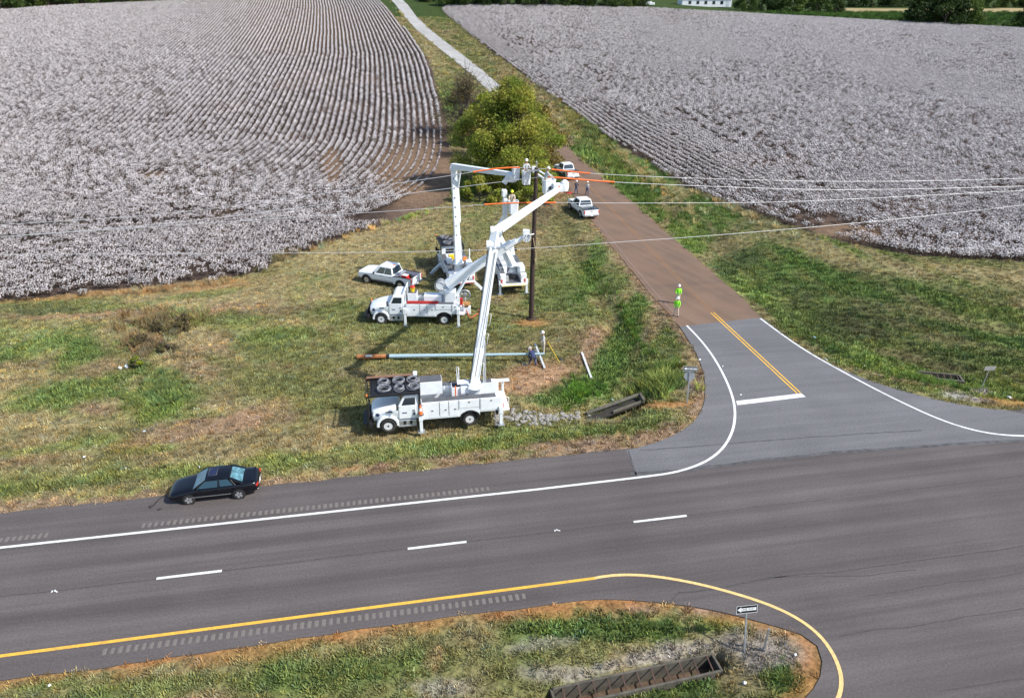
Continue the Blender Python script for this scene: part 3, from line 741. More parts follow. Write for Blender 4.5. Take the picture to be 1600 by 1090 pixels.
MIDL = (SA[:, :2] + SB[:, :2]) / 2
MIDL = smooth(MIDL[::6], 1.0, 2)
zr = lambda x, y: float(rise(x, y)) + .012
def offset(P, d):
    t = np.gradient(P, axis=0); t /= np.linalg.norm(t, axis=1)[:, None]; return P + np.stack([-t[:, 1], t[:, 0]], 1) * d
for o in (-.13, .13):
    strip('lane_marking', offset(MIDL, o)[2:58], .065, zr, M['painto'], side_road)
eL = smooth(SA[::6, :2], 1.0, 2); eR = smooth(SB[::6, :2], 1.0, 2)
strip('lane_marking', offset(eL, -.55)[2:55], .07, zr, mat('worn_white_edge_paint', (.27, .20, .17), .9, var=.4, scale=5), side_road)

# painted lines
def line_px(L, w, m, parent, z=.0145, name='lane_marking', step=.5):
    return strip(name, smooth([G(*p) for p in L], step), w, z, m, parent)
strip('lane_marking', [rp(s, OFF0 + LANE) for s in np.linspace(-170, 8.0, 60)], .17, .0085, M['paintw'], highway)
e0 = rp(8.0, OFF0 + LANE)
wl = [e0[:2]] + [tuple(G(*p)[:2]) for p in [(1000, 745.5), (1050, 739), (1085, 729), (1112, 716), (1132, 698), (1145, 674), (1149, 650), (1147, 628), (1140, 606), (1128, 580), (1112, 553), (1093, 529), (1073, 508.5)]]
strip('lane_marking', smooth(wl, .4), .17, .0145, M['paintw'], apron)
line_px([(1188, 497.5), (1225, 525), (1262, 550), (1310, 577), (1360, 604), (1410, 629), (1460, 652), (1505, 668), (1550, 678), (1600, 681.5), (1680, 680), (1800, 672)], .17, M['paintw'], apron)
for off in (-.14, .14):
    A0 = G(1113, 488.5)[:2]; B0 = G(1248, 614)[:2]
    strip('lane_marking', offset(resample([A0, B0], .5), off), .12, .0145, M['painty'], apron)
b_ = MB(); q4 = [G(1150, 626.5), G(1252, 614.5), G(1259, 620), G(1152, 633)]
b_.add([(p[0], p[1], .0190) for p in q4], [(0, 1, 2, 3)]); b_.build('stop_line', M['paintw'], apron)
yl = [rp(s, OFF0 - LANE)[:2] for s in np.linspace(-170, 9.0, 60)]
strip('lane_marking', yl, .17, .0085, M['painty'], highway)
yc = [tuple(G(*p)[:2]) for p in [(933, 901.5), (970, 897), (1020, 899), (1080, 909), (1140, 924), (1200, 943), (1245, 964), (1280, 990), (1302, 1020), (1314, 1050), (1315, 1075), (1306, 1100), (1275, 1140), (1200, 1185), (1080, 1235)]] + [rp(-40, low_off - .9)[:2], rp(-160, low_off - .9)[:2]]
strip('lane_marking', smooth([yl[-1]] + yc, .3), .17, .0125, mat('pale_yellow_paint', (.72, .50, .20), .7, var=.2, scale=6), highway)
for k in range(-6, 3):
    s0 = -12.14 + 12.19 * k
    strip('dash_marking', [rp(s0, OFF0), rp(s0 + 1.5, OFF0), rp(s0 + 3.05, OFF0)], .16, .0085, M['paintw'], highway)
# rumble strip grooves: one shallow milled dish each
def groove_mesh():
    b = MB(); n = 6
    for i in range(n):
        pass
    xs_ = [-.085, -.05, 0, .05, .085]; zs_ = [0, .003, .004, .003, 0]
    vs = [(x, y, z) for y in (-.2, .2) for x, z in zip(xs_, zs_)]
    b.add(vs, [(i, i + 1, 5 + i + 1, 5 + i) for i in range(4)])
    return b.mesh('rumble_groove', M['groove'])
gm = groove_mesh()
def rumble(pa, pb):
    a = G(*pa)[:2]; c = G(*pb)[:2]; sa = float(np.dot(a, RD)); sb = float(np.dot(c, RD)); o = (float(np.dot(a, RN)) + float(np.dot(c, RN))) / 2
    n = int(round((sb - sa) / .318))
    for i in range(n + 1):
        s = sa + (sb - sa) * i / n
        g = bpy.data.objects.new('rumble_groove', gm); COL.objects.link(g); g.parent = highway
        g.location = rp(s, o, .0042); g.rotation_euler = (0, 0, ROAD_YAW + random.uniform(-.03, .03)); g.scale = (random.uniform(.85, 1.1), random.uniform(.85, 1.05), 1)
rumble((224, 821), (762, 763)); rumble((-60, 848), (71, 838)); rumble((163, 1019), (818, 930))
# ------------------------------------------------------------------ scattered stuff
def scatter(name, P, rotz, scl, var, col, sources, label=None, tilt=None):
    n = len(P)
    me = bpy.data.meshes.new(name); me.vertices.add(n); me.vertices.foreach_set('co', np.asarray(P, float).ravel())
    a = me.attributes.new('rot', 'FLOAT_VECTOR', 'POINT')
    rv = np.zeros((n, 3)); rv[:, 2] = rotz
    if tilt is not None: rv[:, :2] = tilt
    a.data.foreach_set('vector', rv.ravel())
    a = me.attributes.new('scl', 'FLOAT_VECTOR', 'POINT'); sv = np.asarray(scl, float)
    if sv.ndim == 1: sv = np.repeat(sv[:, None], 3, 1)
    a.data.foreach_set('vector', sv.ravel())
    a = me.attributes.new('var', 'INT', 'POINT'); a.data.foreach_set('value', np.asarray(var, np.int32))
    if col is not None:
        a = me.attributes.new('col', 'FLOAT_COLOR', 'POINT'); a.data.foreach_set('color', np.hstack([col, np.ones((n, 1))]).astype(float).ravel())
    o = bpy.data.objects.new(name, me); COL.objects.link(o); o['kind'] = 'stuff'
    if label: o['label'] = label
    t = bpy.data.node_groups.new(name + '_nodes', 'GeometryNodeTree')
    t.interface.new_socket('Geometry', in_out='INPUT', socket_type='NodeSocketGeometry'); t.interface.new_socket('Geometry', in_out='OUTPUT', socket_type='NodeSocketGeometry')
    N = t.nodes.new; L = t.links.new
    gi = N('NodeGroupInput'); go = N('NodeGroupOutput'); ip = N('GeometryNodeInstanceOnPoints'); jn = N('GeometryNodeJoinGeometry')
    for so in sources:
        oi = N('GeometryNodeObjectInfo'); oi.inputs['Object'].default_value = so; oi.inputs['As Instance'].default_value = True; L(oi.outputs['Geometry'], jn.inputs[0])
    def na(nm, ty):
        k = N('GeometryNodeInputNamedAttribute'); k.data_type = ty; k.inputs['Name'].default_value = nm
        return [x for x in k.outputs if x.enabled and x.name == 'Attribute'][0]
    er = N('FunctionNodeEulerToRotation'); L(na('rot', 'FLOAT_VECTOR'), er.inputs[0])
    L(gi.outputs[0], ip.inputs['Points']); L(jn.outputs[0], ip.inputs['Instance']); ip.inputs['Pick Instance'].default_value = True
    L(na('var', 'INT'), ip.inputs['Instance Index']); L(er.outputs[0], ip.inputs['Rotation']); L(na('scl', 'FLOAT_VECTOR'), ip.inputs['Scale'])
    L(ip.outputs[0], go.inputs[0])
    md = o.modifiers.new('scatter', 'NODES'); md.node_group = t
    return o

def source(name, b, mats):
    return bpy.data.objects.new(name, b.mesh(name, mats))

# cotton: one metre of row, white bolls over dry leaves
boll_m = M_inst('cotton_boll', (.76, .725, .73), var=.2, rough=.9)
cleaf_m = M_inst('dry_cotton_leaf', (.085, .058, .042), var=.5)
def cotton_seg(seed, nb, nl, half, s0=.034, s1=.060):
    r = random.Random(seed); b = MB()
    for i in range(nb):
        x = r.uniform(-.5, .5); y = r.gauss(0, half * .5); y = max(-half, min(half, y))
        z = .35 + r.random() ** .7 * (.55 - .35 * abs(y) / half)
        s = r.uniform(s0, s1); h = s * r.uniform(.7, 1.1); a = r.random() * 3
        vs = [(x + s * math.cos(a + k * 1.571), y + s * math.sin(a + k * 1.571), z + r.uniform(-.01, .01)) for k in range(4)] + [(x, y, z + h), (x, y, z - h)]
        b.add(vs, [(0, 1, 4), (1, 2, 4), (2, 3, 4), (3, 0, 4), (1, 0, 5), (2, 1, 5), (3, 2, 5), (0, 3, 5)], 0, True)
    for i in range(nl):
        x = r.uniform(-.5, .5); y = r.gauss(0, half * .55); z = r.uniform(.08, .75); s = r.uniform(.05, .10); a = r.random() * 6.28; t = r.uniform(-.8, .8)
        u = Vector((math.cos(a), math.sin(a), t)) * s; w = Vector((-math.sin(a), math.cos(a), r.uniform(-.5, .5))) * s * .8
        c = Vector((x, y, z)); b.add([c - u, c + w, c + u, c - w], [(0, 1, 2, 3)], 1)
    for i in range(5):
        x = r.uniform(-.45, .45); y = r.gauss(0, half * .2)
        b.add([(x - .012, y, 0), (x + .012, y, 0), (x + r.uniform(-.1, .1), y + r.uniform(-.1, .1), .8)], [(0, 1, 2)], 1)
    return b
cot = [source('cotton_row_piece', cotton_seg(100 + k, [40, 46, 36, 40, 15, 9, 34, 38][k], [60, 56, 62, 58, 64, 24, 66, 66][k], .31 if k < 4 else .36 if k < 6 else .42, *((.034, .060) if k < 6 else (.050, .080))), [boll_m, cleaf_m]) for k in range(8)]

def row_points(C, shifts, step, seed):
    r = np.random.default_rng(seed); out = []
    C = resample(C, step)
    t = np.gradient(C, axis=0); ang = np.arctan2(t[:, 1], t[:, 0])
    for k, sh in enumerate(shifts):
        P = C + np.asarray(sh)[None, :] + r.normal(0, .04, (len(C), 2)) + (fbm(np.arange(len(C)) * .03 + k * .05, np.full(len(C), k * .07), seed, 2)[:, None] - .5) * .35
        out.append(np.c_[P, ang, np.full(len(C), k)])
    return np.vstack(out)
rr_ = np.random.default_rng(5)
C0 = smooth(ats([(596, 0), (612, 16), (640, 52), (668, 95), (683, 150), (694, 200), (693, 250), (672, 288), (612, 324), (540, 346)])[:, :2], .5)
C0 = np.vstack([C0[0] + (C0[0] - C0[6]) * np.array([[12.0], [5.0]]), C0])
yS = float(at(690, 225)[1]); i1 = int(np.argmin(abs(C0[:, 1] - yS)))
S0, S1 = C0[0], C0[i1]
strx = np.where(C0[:, 1] > yS, S0[0] + (S1[0] - S0[0]) * (S0[1] - C0[:, 1]) / (S0[1] - S1[1]), C0[:, 0])
LSP = 1.2; rowsL = []
for k in range(0, 235):
    Ck = np.c_[strx + (C0[:, 0] - strx) * math.exp(-k / 30.0), C0[:, 1]]
    rowsL.append(row_points(Ck, [(-LSP * k - .5, 0)], .7, 3))
rowsL = np.vstack(rowsL)
yb = float(at(300, 335)[1])
px_, py_ = proj(rowsL[:, 0], rowsL[:, 1], rise(rowsL[:, 0], rowsL[:, 1]))
bendy = np.interp(px_, [-50, 100, 250, 430, 520, 620, 720], [262, 300, 322, 340, 345, 360, 400]) + 22 * (fbm(rowsL[:, 0] * .12, rowsL[:, 1] * .12, 9, 3) - .5)
okL = in_poly(rowsL[:, 0], rowsL[:, 1], FIELD_L) & (py_ < bendy) & (px_ > -250) & (py_ > -6)
rowsL = rowsL[okL]; px_ = px_[okL]; py_ = py_[okL]
# left edge of the far field by the trees
eL_x = FIELD_L_EDGE_TOP
keep = np.ones(len(rowsL), bool)
edge_y = np.interp(px_, [-60, 2, 100, 250, 400], [22, 16, 9, 3, -6]); keep &= ~((py_ < edge_y) & (px_ < 400))
# thin stand on poor ground by the bend
sp = np.clip(sstep(600, 690, px_) * sstep(165, 235, py_) + .9 * sstep(1, .4, np.hypot((px_ - 655) / 90, (py_ - 268) / 60)) + .9 * sstep(1, .5, np.hypot((px_ - 520) / 22, (py_ - 262) / 40)) + .9 * sstep(1.1, .6, np.hypot((px_ - 235) / 30, (py_ - 275) / 6)), 0, 1)
u = rr_.random(len(rowsL)); keep &= u > sp * .35
sp = sp[keep]; rowsL = rowsL[keep]; px_ = px_[keep]; py_ = py_[keep]
vr = np.where(sp > .35 + .25 * rr_.random(len(sp)), np.where(rr_.random(len(sp)) < .5, 4, 5), rr_.integers(0, 4, len(sp)))
poor = sstep(.45, .66, fbm(rowsL[:, 0] * .03, rowsL[:, 1] * .018, 51, 4)) * .7 + sstep(130, 0, py_) * .5 + .15
vr = np.where((rr_.random(len(sp)) < poor) & (vr < 4), 4, vr)
sc = np.stack([rr_.uniform(.8, 1.05, len(sp)), rr_.uniform(.8, 1.02, len(sp)), rr_.uniform(.8, 1.15, len(sp))], 1) * (1 - .35 * sp[:, None])
A = np.c_[rowsL[:, 0], rowsL[:, 1], H(rowsL[:, 0], rowsL[:, 1])]
rotA = rowsL[:, 2] + np.where(rr_.random(len(sp)) < .5, math.pi, 0)
# headland: closer rows along the lower edge
hx, hy = [], []
Hd = []
for k in range(-4, 90):
    o = 60.5 + k * .98
    s = np.arange(-115, 20, .72) + rr_.random() * .7
    Hd.append(np.c_[s * RD[0] + o * RN[0], s * RD[1] + o * RN[1]])
Hd = np.vstack(Hd) + rr_.normal(0, .10, (sum(len(h) for h in Hd), 2))
hp, hq = proj(Hd[:, 0], Hd[:, 1], 0 * Hd[:, 0])
bh = np.interp(hp, [-50, 100, 250, 430, 520, 620, 720], [262, 300, 322, 340, 345, 360, 400]) + 22 * (fbm(Hd[:, 0] * .12, Hd[:, 1] * .12, 9, 3) - .5)
gap = sstep(.58, .75, fbm(Hd[:, 0] * .12, Hd[:, 1] * .25, 19, 3)) * .5
track = np.zeros(len(Hd))
for L in ([(560, 262), (480, 300), (430, 320), (330, 345), (200, 352), (0, 358)], [(520, 250), (470, 290), (420, 305), (330, 322)]):
    tp = g2(L); d, _, _ = pl_dist(Hd[:, 0], Hd[:, 1], tp); track = np.maximum(track, .8 * sstep(1.2, .3, d))
ok = in_poly(Hd[:, 0] + rr_.normal(0, .5, len(Hd)), Hd[:, 1] + rr_.normal(0, .5, len(Hd)), FIELD_L) & (hq > bh - 2) & (hp > -250) & (hp < 700) & (rr_.random(len(Hd)) > np.maximum(gap, track))
Hd = Hd[ok]; hp = hp[ok]; hq = hq[ok]
vh = rr_.integers(6, 8, len(Hd)); vh = np.where(rr_.random(len(Hd)) < .25, 4, vh); vh = np.where((hp > 600) & (rr_.random(len(Hd)) < .75), 5, vh); vh = np.where((hp > 480) & (vh > 5) & (rr_.random(len(Hd)) < .35), 4, vh)
B = np.c_[Hd, H(Hd[:, 0], Hd[:, 1])]
scb = np.stack([rr_.uniform(.8, 1.05, len(B)), rr_.uniform(.8, 1.1, len(B)), rr_.uniform(.8, 1.15, len(B))], 1)
scatter('cotton_field', np.vstack([A, B]), np.r_[rotA, ROAD_YAW + rr_.normal(0, .15, len(B)) + np.where(rr_.random(len(B)) < .5, math.pi, 0)], np.vstack([sc, scb]), np.r_[vr, vh], None, cot, 'white cotton in curving rows left of the side road')

# right field: dense rows along its road edge
C1 = smooth(ats([(668, -2), (690, 16), (760, 75), (830, 128), (878, 160), (930, 200), (1000, 246), (1060, 285), (1130, 318), (1200, 340), (1280, 366), (1400, 396), (1500, 404), (1600, 408)])[:, :2], .5)
C1 = np.vstack([C1, C1[-1] + (C1[-1] - C1[-5]) * np.array([[6.0], [20.0]])])
rowsR = row_points(C1, [(.936 * .99 * k + .35 * 0, .35 * .99 * k) for k in range(0, 330)], .95, 13)
z_ = H(rowsR[:, 0], rowsR[:, 1]); px_, py_ = proj(rowsR[:, 0], rowsR[:, 1], z_)
topR = np.interp(px_, [640, 700, 850, 1000, 1150, 1300, 1450, 1600, 1700], [9, 9, 10, 13, 21, 29, 37, 46, 52])
ok = in_poly(rowsR[:, 0], rowsR[:, 1], FIELD_R) & (px_ < 1850) & (py_ > topR)
rowsR = rowsR[ok]; px_ = px_[ok]; py_ = py_[ok]; z_ = z_[ok]
tr = np.zeros(len(rowsR))
for L in ([(790, 62), (850, 92)], [(805, 58), (870, 88)], [(915, 105), (965, 135), (1010, 158)], [(935, 104), (990, 128)], [(1055, 172), (1105, 205), (1150, 228)], [(1080, 175), (1140, 205), (1215, 240)], [(1160, 215), (1240, 250)], [(1230, 275), (1290, 300)], [(1440, 305), (1530, 318)], [(1220, 328), (1290, 350), (1400, 372), (1600, 390)], [(1235, 345), (1330, 372), (1450, 388)]):
    P = ats(L)[:, :2]; d, _, _ = pl_dist(rowsR[:, 0], rowsR[:, 1], P); tr = np.maximum(tr, sstep(1.2, .3, d) * .55)
tr = np.maximum(tr, .85 * sstep(1.1, .5, np.hypot((px_ - 1310) / 75, (py_ - 362) / 14)))
tr = np.maximum(tr, .25 * sstep(.6, .75, fbm(px_ * .02, py_ * .07, 29, 3)))
ok = rr_.random(len(tr)) > tr
rowsR = rowsR[ok]; px_ = px_[ok]; py_ = py_[ok]; z_ = z_[ok]; n = len(rowsR)
band = fbm(px_ * .0025 + py_ * .004, py_ * .022 - px_ * .006, 91, 4)
poor = sstep(.40, .58, band) * .65 + .42
vr = np.where(rr_.random(n) < poor, 4, rr_.integers(0, 4, n)); vr = np.where((vr == 4) & (rr_.random(n) < sstep(.46, .66, band) * .5), 5, vr)
sc = np.stack([rr_.uniform(.9, 1.2, n), rr_.uniform(.9, 1.15, n), rr_.uniform(.85, 1.15, n)], 1)
scatter('cotton_field', np.c_[rowsR[:, :2], z_], rowsR[:, 2] + np.where(rr_.random(n) < .5, math.pi, 0), sc, vr, None, cot, 'dense white cotton right of the side road')

# grass: short mown tufts and tall weeds
tuft_m = M_inst('grass_blades', None, var=.3)
def tuft(seed, n, hgt, spread, w):
    r = random.Random(seed); b = MB()
    for i in range(n):
        a = r.random() * 6.28; d = r.random() ** .6 * spread; x, y = d * math.cos(a), d * math.sin(a)
        h = hgt * r.uniform(.5, 1.1); l = r.uniform(.2, .9) * h; c = a + r.uniform(-1, 1); t = r.random() * 3.14
        dx, dy = math.cos(t) * w, math.sin(t) * w
        m = (x + l * .4 * math.cos(c), y + l * .4 * math.sin(c), h * .65); e = (x + l * math.cos(c), y + l * math.sin(c), h)
        b.add([(x - dx, y - dy, -.02), (x + dx, y + dy, -.02), (m[0] + dx * .7, m[1] + dy * .7, m[2]), (m[0] - dx * .7, m[1] - dy * .7, m[2]), e], [(0, 1, 2, 3), (3, 2, 4)], 0)
    return b
tufts = [source('grass_tuft', tuft(200 + k, 15, .15, .17, .019), [tuft_m]) for k in range(4)]
weeds = [source('weed_clump', tuft(300 + k, 38, .85, .32, .022), [tuft_m]) for k in range(3)]
bnd_road = [[tuple(p[:2]) for p in sr_l[6:]] + [tuple(p[:2]) for p in sr_r[6:][::-1]], outline, [tuple(p) for p in ap_l[::-1]] + [tuple(p) for p in ap_r] + [tuple(G(1640, 655)[:2])] + [tuple(p) for p in ap_n], [tuple(p[:2]) for p in SA] + [tuple(p[:2]) for p in SB[::-1]]]
def grass_pts(x0, x1, y0, y1, dens, seed):
    r = np.random.default_rng(seed); n = int((x1 - x0) * (y1 - y0) * dens)
    x = r.uniform(x0, x1, n); y = r.uniform(y0, y1, n)
    px, py = proj(x, y, 0 * x); m = (px > -250) & (px < 1850) & (py < 1220)
    x, y = x[m], y[m]
    for P in bnd_road: m = ~in_poly(x, y, P); x, y = x[m], y[m]
    for P in (FIELD_L, FIELD_R): m = ~in_poly(x, y, P); x, y = x[m], y[m]
    return x, y
def grass(name, x, y, seed, smin, smax, bright=1.0, thin=True, srcs=None, label=None):
    r = np.random.default_rng(seed); c = ground_colour(x, y)
    soil = np.clip((c[:, 0] / (c[:, 1] + 1e-4) - 1.32) * 3.0, 0, 1); lush = np.clip((c[:, 1] / (c[:, 0] + 1e-4) - .95) * 2.2, 0, 1)
    m = r.random(len(x)) > soil * .85 if thin else np.ones(len(x), bool)
    x, y, c, lush = x[m], y[m], c[m], lush[m]; n = len(x)
    k = (r.uniform(.5, 1.4, n) * np.where(r.random(n) < .06, 1.5, 1.0))[:, None]; tint = np.array([1.06, 1.0, .9])[None, :] ** r.normal(0, 1.6, n)[:, None]
    s = r.uniform(smin, smax, n) * (1 + .55 * lush)
    scatter(name, np.c_[x, y, H(x, y)], r.uniform(0, 6.28, n), s, r.integers(0, len(srcs or tufts), n), np.clip(c * k * tint * bright, 0, 1), srcs or tufts, label)
gx, gy = grass_pts(-38, 16, 9, 34, 18, 1)
grass('mown_grass', gx, gy, 2, .7, 1.25, 1.25, label='short mown grass of the median')
gx, gy = grass_pts(-58, 56, 33, 60, 13, 3)
g2x, g2y = grass_pts(-66, 82, 60, 100, 7, 4)
grass('mown_grass', np.r_[gx, g2x], np.r_[gy, g2y], 5, .8, 1.4, 1.25, label='patchy mown grass of the verges')
gx, gy = grass_pts(-80, 30, 100, 330, 1.1, 6); fp, fq = proj(gx, gy, rise(gx, gy)); mk_ = (fp > 585) & (fp < 960); gx, gy = gx[mk_], gy[mk_]
grass('rough_grass', gx, gy, 7, 2.0, 4.0, 1.15, label='rough grass beside the far farm road')
# tall weeds: px, py, rx, ry, angle, count, size, tint
WEED = [(955, 245, 26, 95, -50, 420, 1.0, (.12, .16, .035)), (1000, 300, 22, 80, -48, 260, .9, (.07, .12, .025)), (925, 205, 24, 70, -48, 260, 1.1, (.15, .17, .05)), (985, 255, 8, 140, -54, 380, .8, (.36, .31, .15)), (1130, 325, 8, 110, -62, 240, .7, (.36, .31, .16)),
        (1030, 598, 46, 20, 0, 170, .9, (.16, .20, .05)), (1045, 575, 30, 14, 0, 60, .6, (.10, .14, .03)), (905, 612, 44, 20, 0, 110, .5, (.08, .16, .02)), (985, 500, 9, 80, -30, 130, .5, (.08, .15, .025)),
        (250, 505, 50, 16, -8, 150, .95, (.17, .13, .06)), (290, 498, 36, 12, 0, 80, .8, (.17, .18, .06)), (235, 535, 44, 24, 0, 120, .7, (.2, .15, .08)), (255, 610, 48, 30, 0, 100, .5, (.10, .14, .045)), (205, 625, 30, 14, 0, 40, .45, (.13, .17, .05)),
        (560, 358, 90, 8, -20, 220, .7, (.34, .28, .13)), (430, 405, 60, 10, -20, 160, .8, (.17, .14, .07)), (250, 452, 110, 6, -6, 150, .55, (.28, .2, .1)), (640, 338, 50, 6, -16, 90, .5, (.22, .26, .07)),
        (950, 644, 50, 6, -18, 110, .42, (.28, .25, .13)), (965, 622, 36, 5, -18, 60, .4, (.14, .17, .06)), (1390, 398, 220, 5, 6, 200, .4, (.36, .30, .16)), (1340, 378, 40, 6, 6, 60, .7, (.20, .13, .07)), (1300, 545, 60, 10, 28, 80, .4, (.07, .12, .03)), (1440, 590, 100, 10, 6, 130, .45, (.13, .20, .04)), (1570, 590, 40, 16, 0, 60, .5, (.18, .2, .05)),
        (830, 288, 70, 16, 0, 160, 1.2, (.10, .14, .03)), (760, 296, 60, 12, 0, 160, 1.2, (.10, .15, .03)), (890, 190, 14, 50, -45, 120, 1.0, (.2, .18, .06)), (705, 165, 10, 60, -6, 140, .9, (.13, .19, .04)), (690, 110, 8, 50, -25, 140, .9, (.26, .23, .10)), (740, 55, 9, 60, -48, 220, 1.0, (.14, .15, .05)), (800, 105, 8, 80, -48, 260, 1.0, (.22, .19, .08)), (628, 22, 6, 26, -25, 90, 1.0, (.24, .2, .08)),
        (1010, 975, 120, 14, 0, 130, .28, (.09, .13, .035)), (1080, 1078, 60, 16, 0, 80, .28, (.10, .14, .04)), (1225, 1060, 34, 20, 0, 50, .28, (.11, .15, .04)), (560, 1050, 140, 20, 0, 120, .22, (.11, .14, .04))]
wx, wy, wc, ws = [], [], [], []
rw = np.random.default_rng(77)
for (cx, cy, rx, ry, ang, n, size, tint) in WEED:
    ca, sa = math.cos(R(ang)), math.sin(R(ang))
    for i in range(n):
        a = rw.random() * 6.283; d = min(1.6, abs(rw.normal(0, .62))); u_, v_ = d * rx * math.cos(a), d * ry * math.sin(a)
        p = G(cx + u_ * ca - v_ * sa, cy + u_ * sa + v_ * ca) if cy > 140 else None
        if p is None: p = at(cx + u_ * ca - v_ * sa, max(4, cy + u_ * sa + v_ * ca))
        wx.append(p[0]); wy.append(p[1]); ws.append(size * rw.uniform(.55, 1.25)); wc.append(np.array(tint) * rw.uniform(.6, 1.5) * np.array([1.08, 1, .95]) ** rw.normal(0, 2))
wx, wy, wc, ws = map(np.array, (wx, wy, wc, ws)); mk = np.ones(len(wx), bool)
for P in bnd_road + [FIELD_L, FIELD_R]: mk &= ~in_poly(wx, wy, P)
wx, wy, wc, ws = wx[mk], wy[mk], wc[mk], ws[mk]
scatter('tall_weeds', np.c_[wx, wy, H(wx, wy)], rw.uniform(0, 6.28, len(wx)), ws, rw.integers(0, 3, len(wx)), np.clip(wc * 1.35, 0, 1), weeds, 'tall green and straw weeds along ditches and field edges')

# ------------------------------------------------------------------ trees
def leaf_mesh(name, cen, rad, n, size, m, seed, flat=.75):
    """leaf faces spread through clumps (cen: k x 3, rad: k)"""
    r = np.random.default_rng(seed); k = len(cen); w = np.asarray(rad) ** 2; c = r.choice(k, n, p=w / w.sum())
    d = r.normal(0, 1, (n, 3)); d /= np.linalg.norm(d, axis=1)[:, None]
    q = np.asarray(cen)[c] + d * (np.asarray(rad)[c] * r.random(n) ** .45)[:, None] * np.array([1, 1, flat])
    u = r.normal(0, 1, (n, 3)); u /= np.linalg.norm(u, axis=1)[:, None]
    v = np.cross(u, r.normal(0, 1, (n, 3))); v /= np.linalg.norm(v, axis=1)[:, None]
    s = size * r.uniform(.6, 1.3, n)[:, None]
    V = np.stack([q - u * s, q + v * s * .55, q + u * s, q - v * s * .55], 1).reshape(-1, 3)
    me = bpy.data.meshes.new(name); me.vertices.add(len(V)); me.vertices.foreach_set('co', V.ravel())
    me.loops.add(4 * n); me.loops.foreach_set('vertex_index', np.arange(4 * n)); me.polygons.add(n)
    me.polygons.foreach_set('loop_start', np.arange(0, 4 * n, 4)); me.polygons.foreach_set('loop_total', np.full(n, 4)); me.update()
    me.materials.append(m); return me

def make_tree(name, h, rx, ry, base, nclump, nleaf, size, m, seed, trunk_r=.25, twig=0, lean=(0, 0), crad=.26, fill=0, ragged=0.0):
    r = random.Random(seed); root = bpy.data.objects.new(name, None); COL.objects.link(root)
    cen, rad = [], []
    for i in range(nclump):
        for _ in range(30):
            a = r.random() * 6.28; t = r.random(); rr = math.sqrt(r.random())
            prof = math.sin(math.pi * (.18 + .80 * t) ** .85)
            x, y, z = rx * rr * prof * math.cos(a) + lean[0] * t, ry * rr * prof * math.sin(a) + lean[1] * t, base + (h - base) * t
            if rr > .35 or t > .6: break
        if ragged: q_ = 1 + ragged * (math.sin(2 * a + 1.3) * .5 + math.sin(3 * a + seed) * .5) * (1 - .4 * t); x *= q_; y *= q_
        cen.append((x, y, z * .97)); rad.append(r.uniform(.65, 1.2) * crad * (rx + h - base) / 2)
    for i in range(fill):
        t = (i + .5) / fill; prof = math.sin(math.pi * (.18 + .80 * t) ** .85)
        cen.append((r.uniform(-.2, .2) * rx + lean[0] * t, r.uniform(-.2, .2) * ry + lean[1] * t, base + (h - base) * t)); rad.append(rx * prof * .72)
    b = MB()
    tp = [(0, 0, -.3), (r.uniform(-.1, .1), r.uniform(-.1, .1), base * .6), (lean[0] * .3, lean[1] * .3, base + (h - base) * .3), (lean[0] * .7, lean[1] * .7, base + (h - base) * .75)]
    b.tube(tp, [trunk_r * 1.3, trunk_r, trunk_r * .7, trunk_r * .2], 8)
    for i, c in enumerate(cen[:nclump]):
        if i % 2 and not twig: continue
        t = r.uniform(.25, .7); s = Vector(tp[1]).lerp(Vector(tp[3]), min(1, max(0, t * c[2] / h)))
        mid = s.lerp(Vector(c), .5) + Vector((r.uniform(-.3, .3), r.uniform(-.3, .3), r.uniform(.0, .5)))
        b.tube([s, mid, c], [trunk_r * .35, trunk_r * .2, trunk_r * .06], 5)
        for k in range(twig):
            e = Vector(c) + Vector((r.gauss(0, 1), r.gauss(0, 1), r.gauss(.4, .7))) * rad[i] * 1.1
            b.tube([mid.lerp(Vector(c), r.random()), e], [.035, .01], 4)
    tr_ = b.build('trunk', M['bark'], root)
    if nleaf:
        o = bpy.data.objects.new('crown', leaf_mesh('crown', cen, rad, nleaf, size, m, seed)); COL.objects.link(o); o.parent = root
    return root
LF = dict(main=M_leaf('olive_willow_leaves', (.22, .30, .045), (.42, .40, .08), .3, trans=.5), bright=M_leaf('yellow_green_leaves', (.20, .27, .02), (.30, .32, .03), .5, trans=.35),
          amber=M_leaf('yellowing_leaves', (.30, .21, .05), (.22, .19, .05), .5, trans=.3), dark=M_leaf('dark_green_leaves', (.025, .048, .012), (.05, .085, .018), .12), mid=M_leaf('mid_green_leaves', (.05, .09, .018), (.10, .15, .03), .12), weed=M_leaf('brown_weed_leaves', (.19, .14, .075), (.22, .20, .08), 1.2, trans=.4), crop=M_leaf('crop_leaves', (.05, .13, .02), (.09, .18, .03), .2))
def put(o, p, label, cat='tree', group=None, rz=0, s=1.0):
    o.location = (float(p[0]), float(p[1]), float(H(p[0], p[1]))); o.rotation_euler = (0, 0, rz); o.scale = (s, s, s); return tag(o, label, cat, group)
put(make_tree('willow_tree', 14.2, 7.7, 7.0, .6, 110, 60000, .17, LF['main'], 11, .3, 5, crad=.15, fill=4, ragged=.22), (-.4, 102), 'large olive green tree with a wide rounded crown beside the side road')
put(make_tree('sapling_tree', 9.0, 4.6, 3.6, .8, 26, 7000, .2, LF['amber'], 15, .14, 5, crad=.2, fill=4), (3.9, 116.5), 'thin yellowing tree leaning over the brown road edge')
put(make_tree('broadleaf_tree', 8.5, 4.0, 3.4, 1, 22, 8000, .24, LF['bright'], 13, .2, 1), (-5.0, 130), 'bright yellow green tree rising behind the big olive crown')
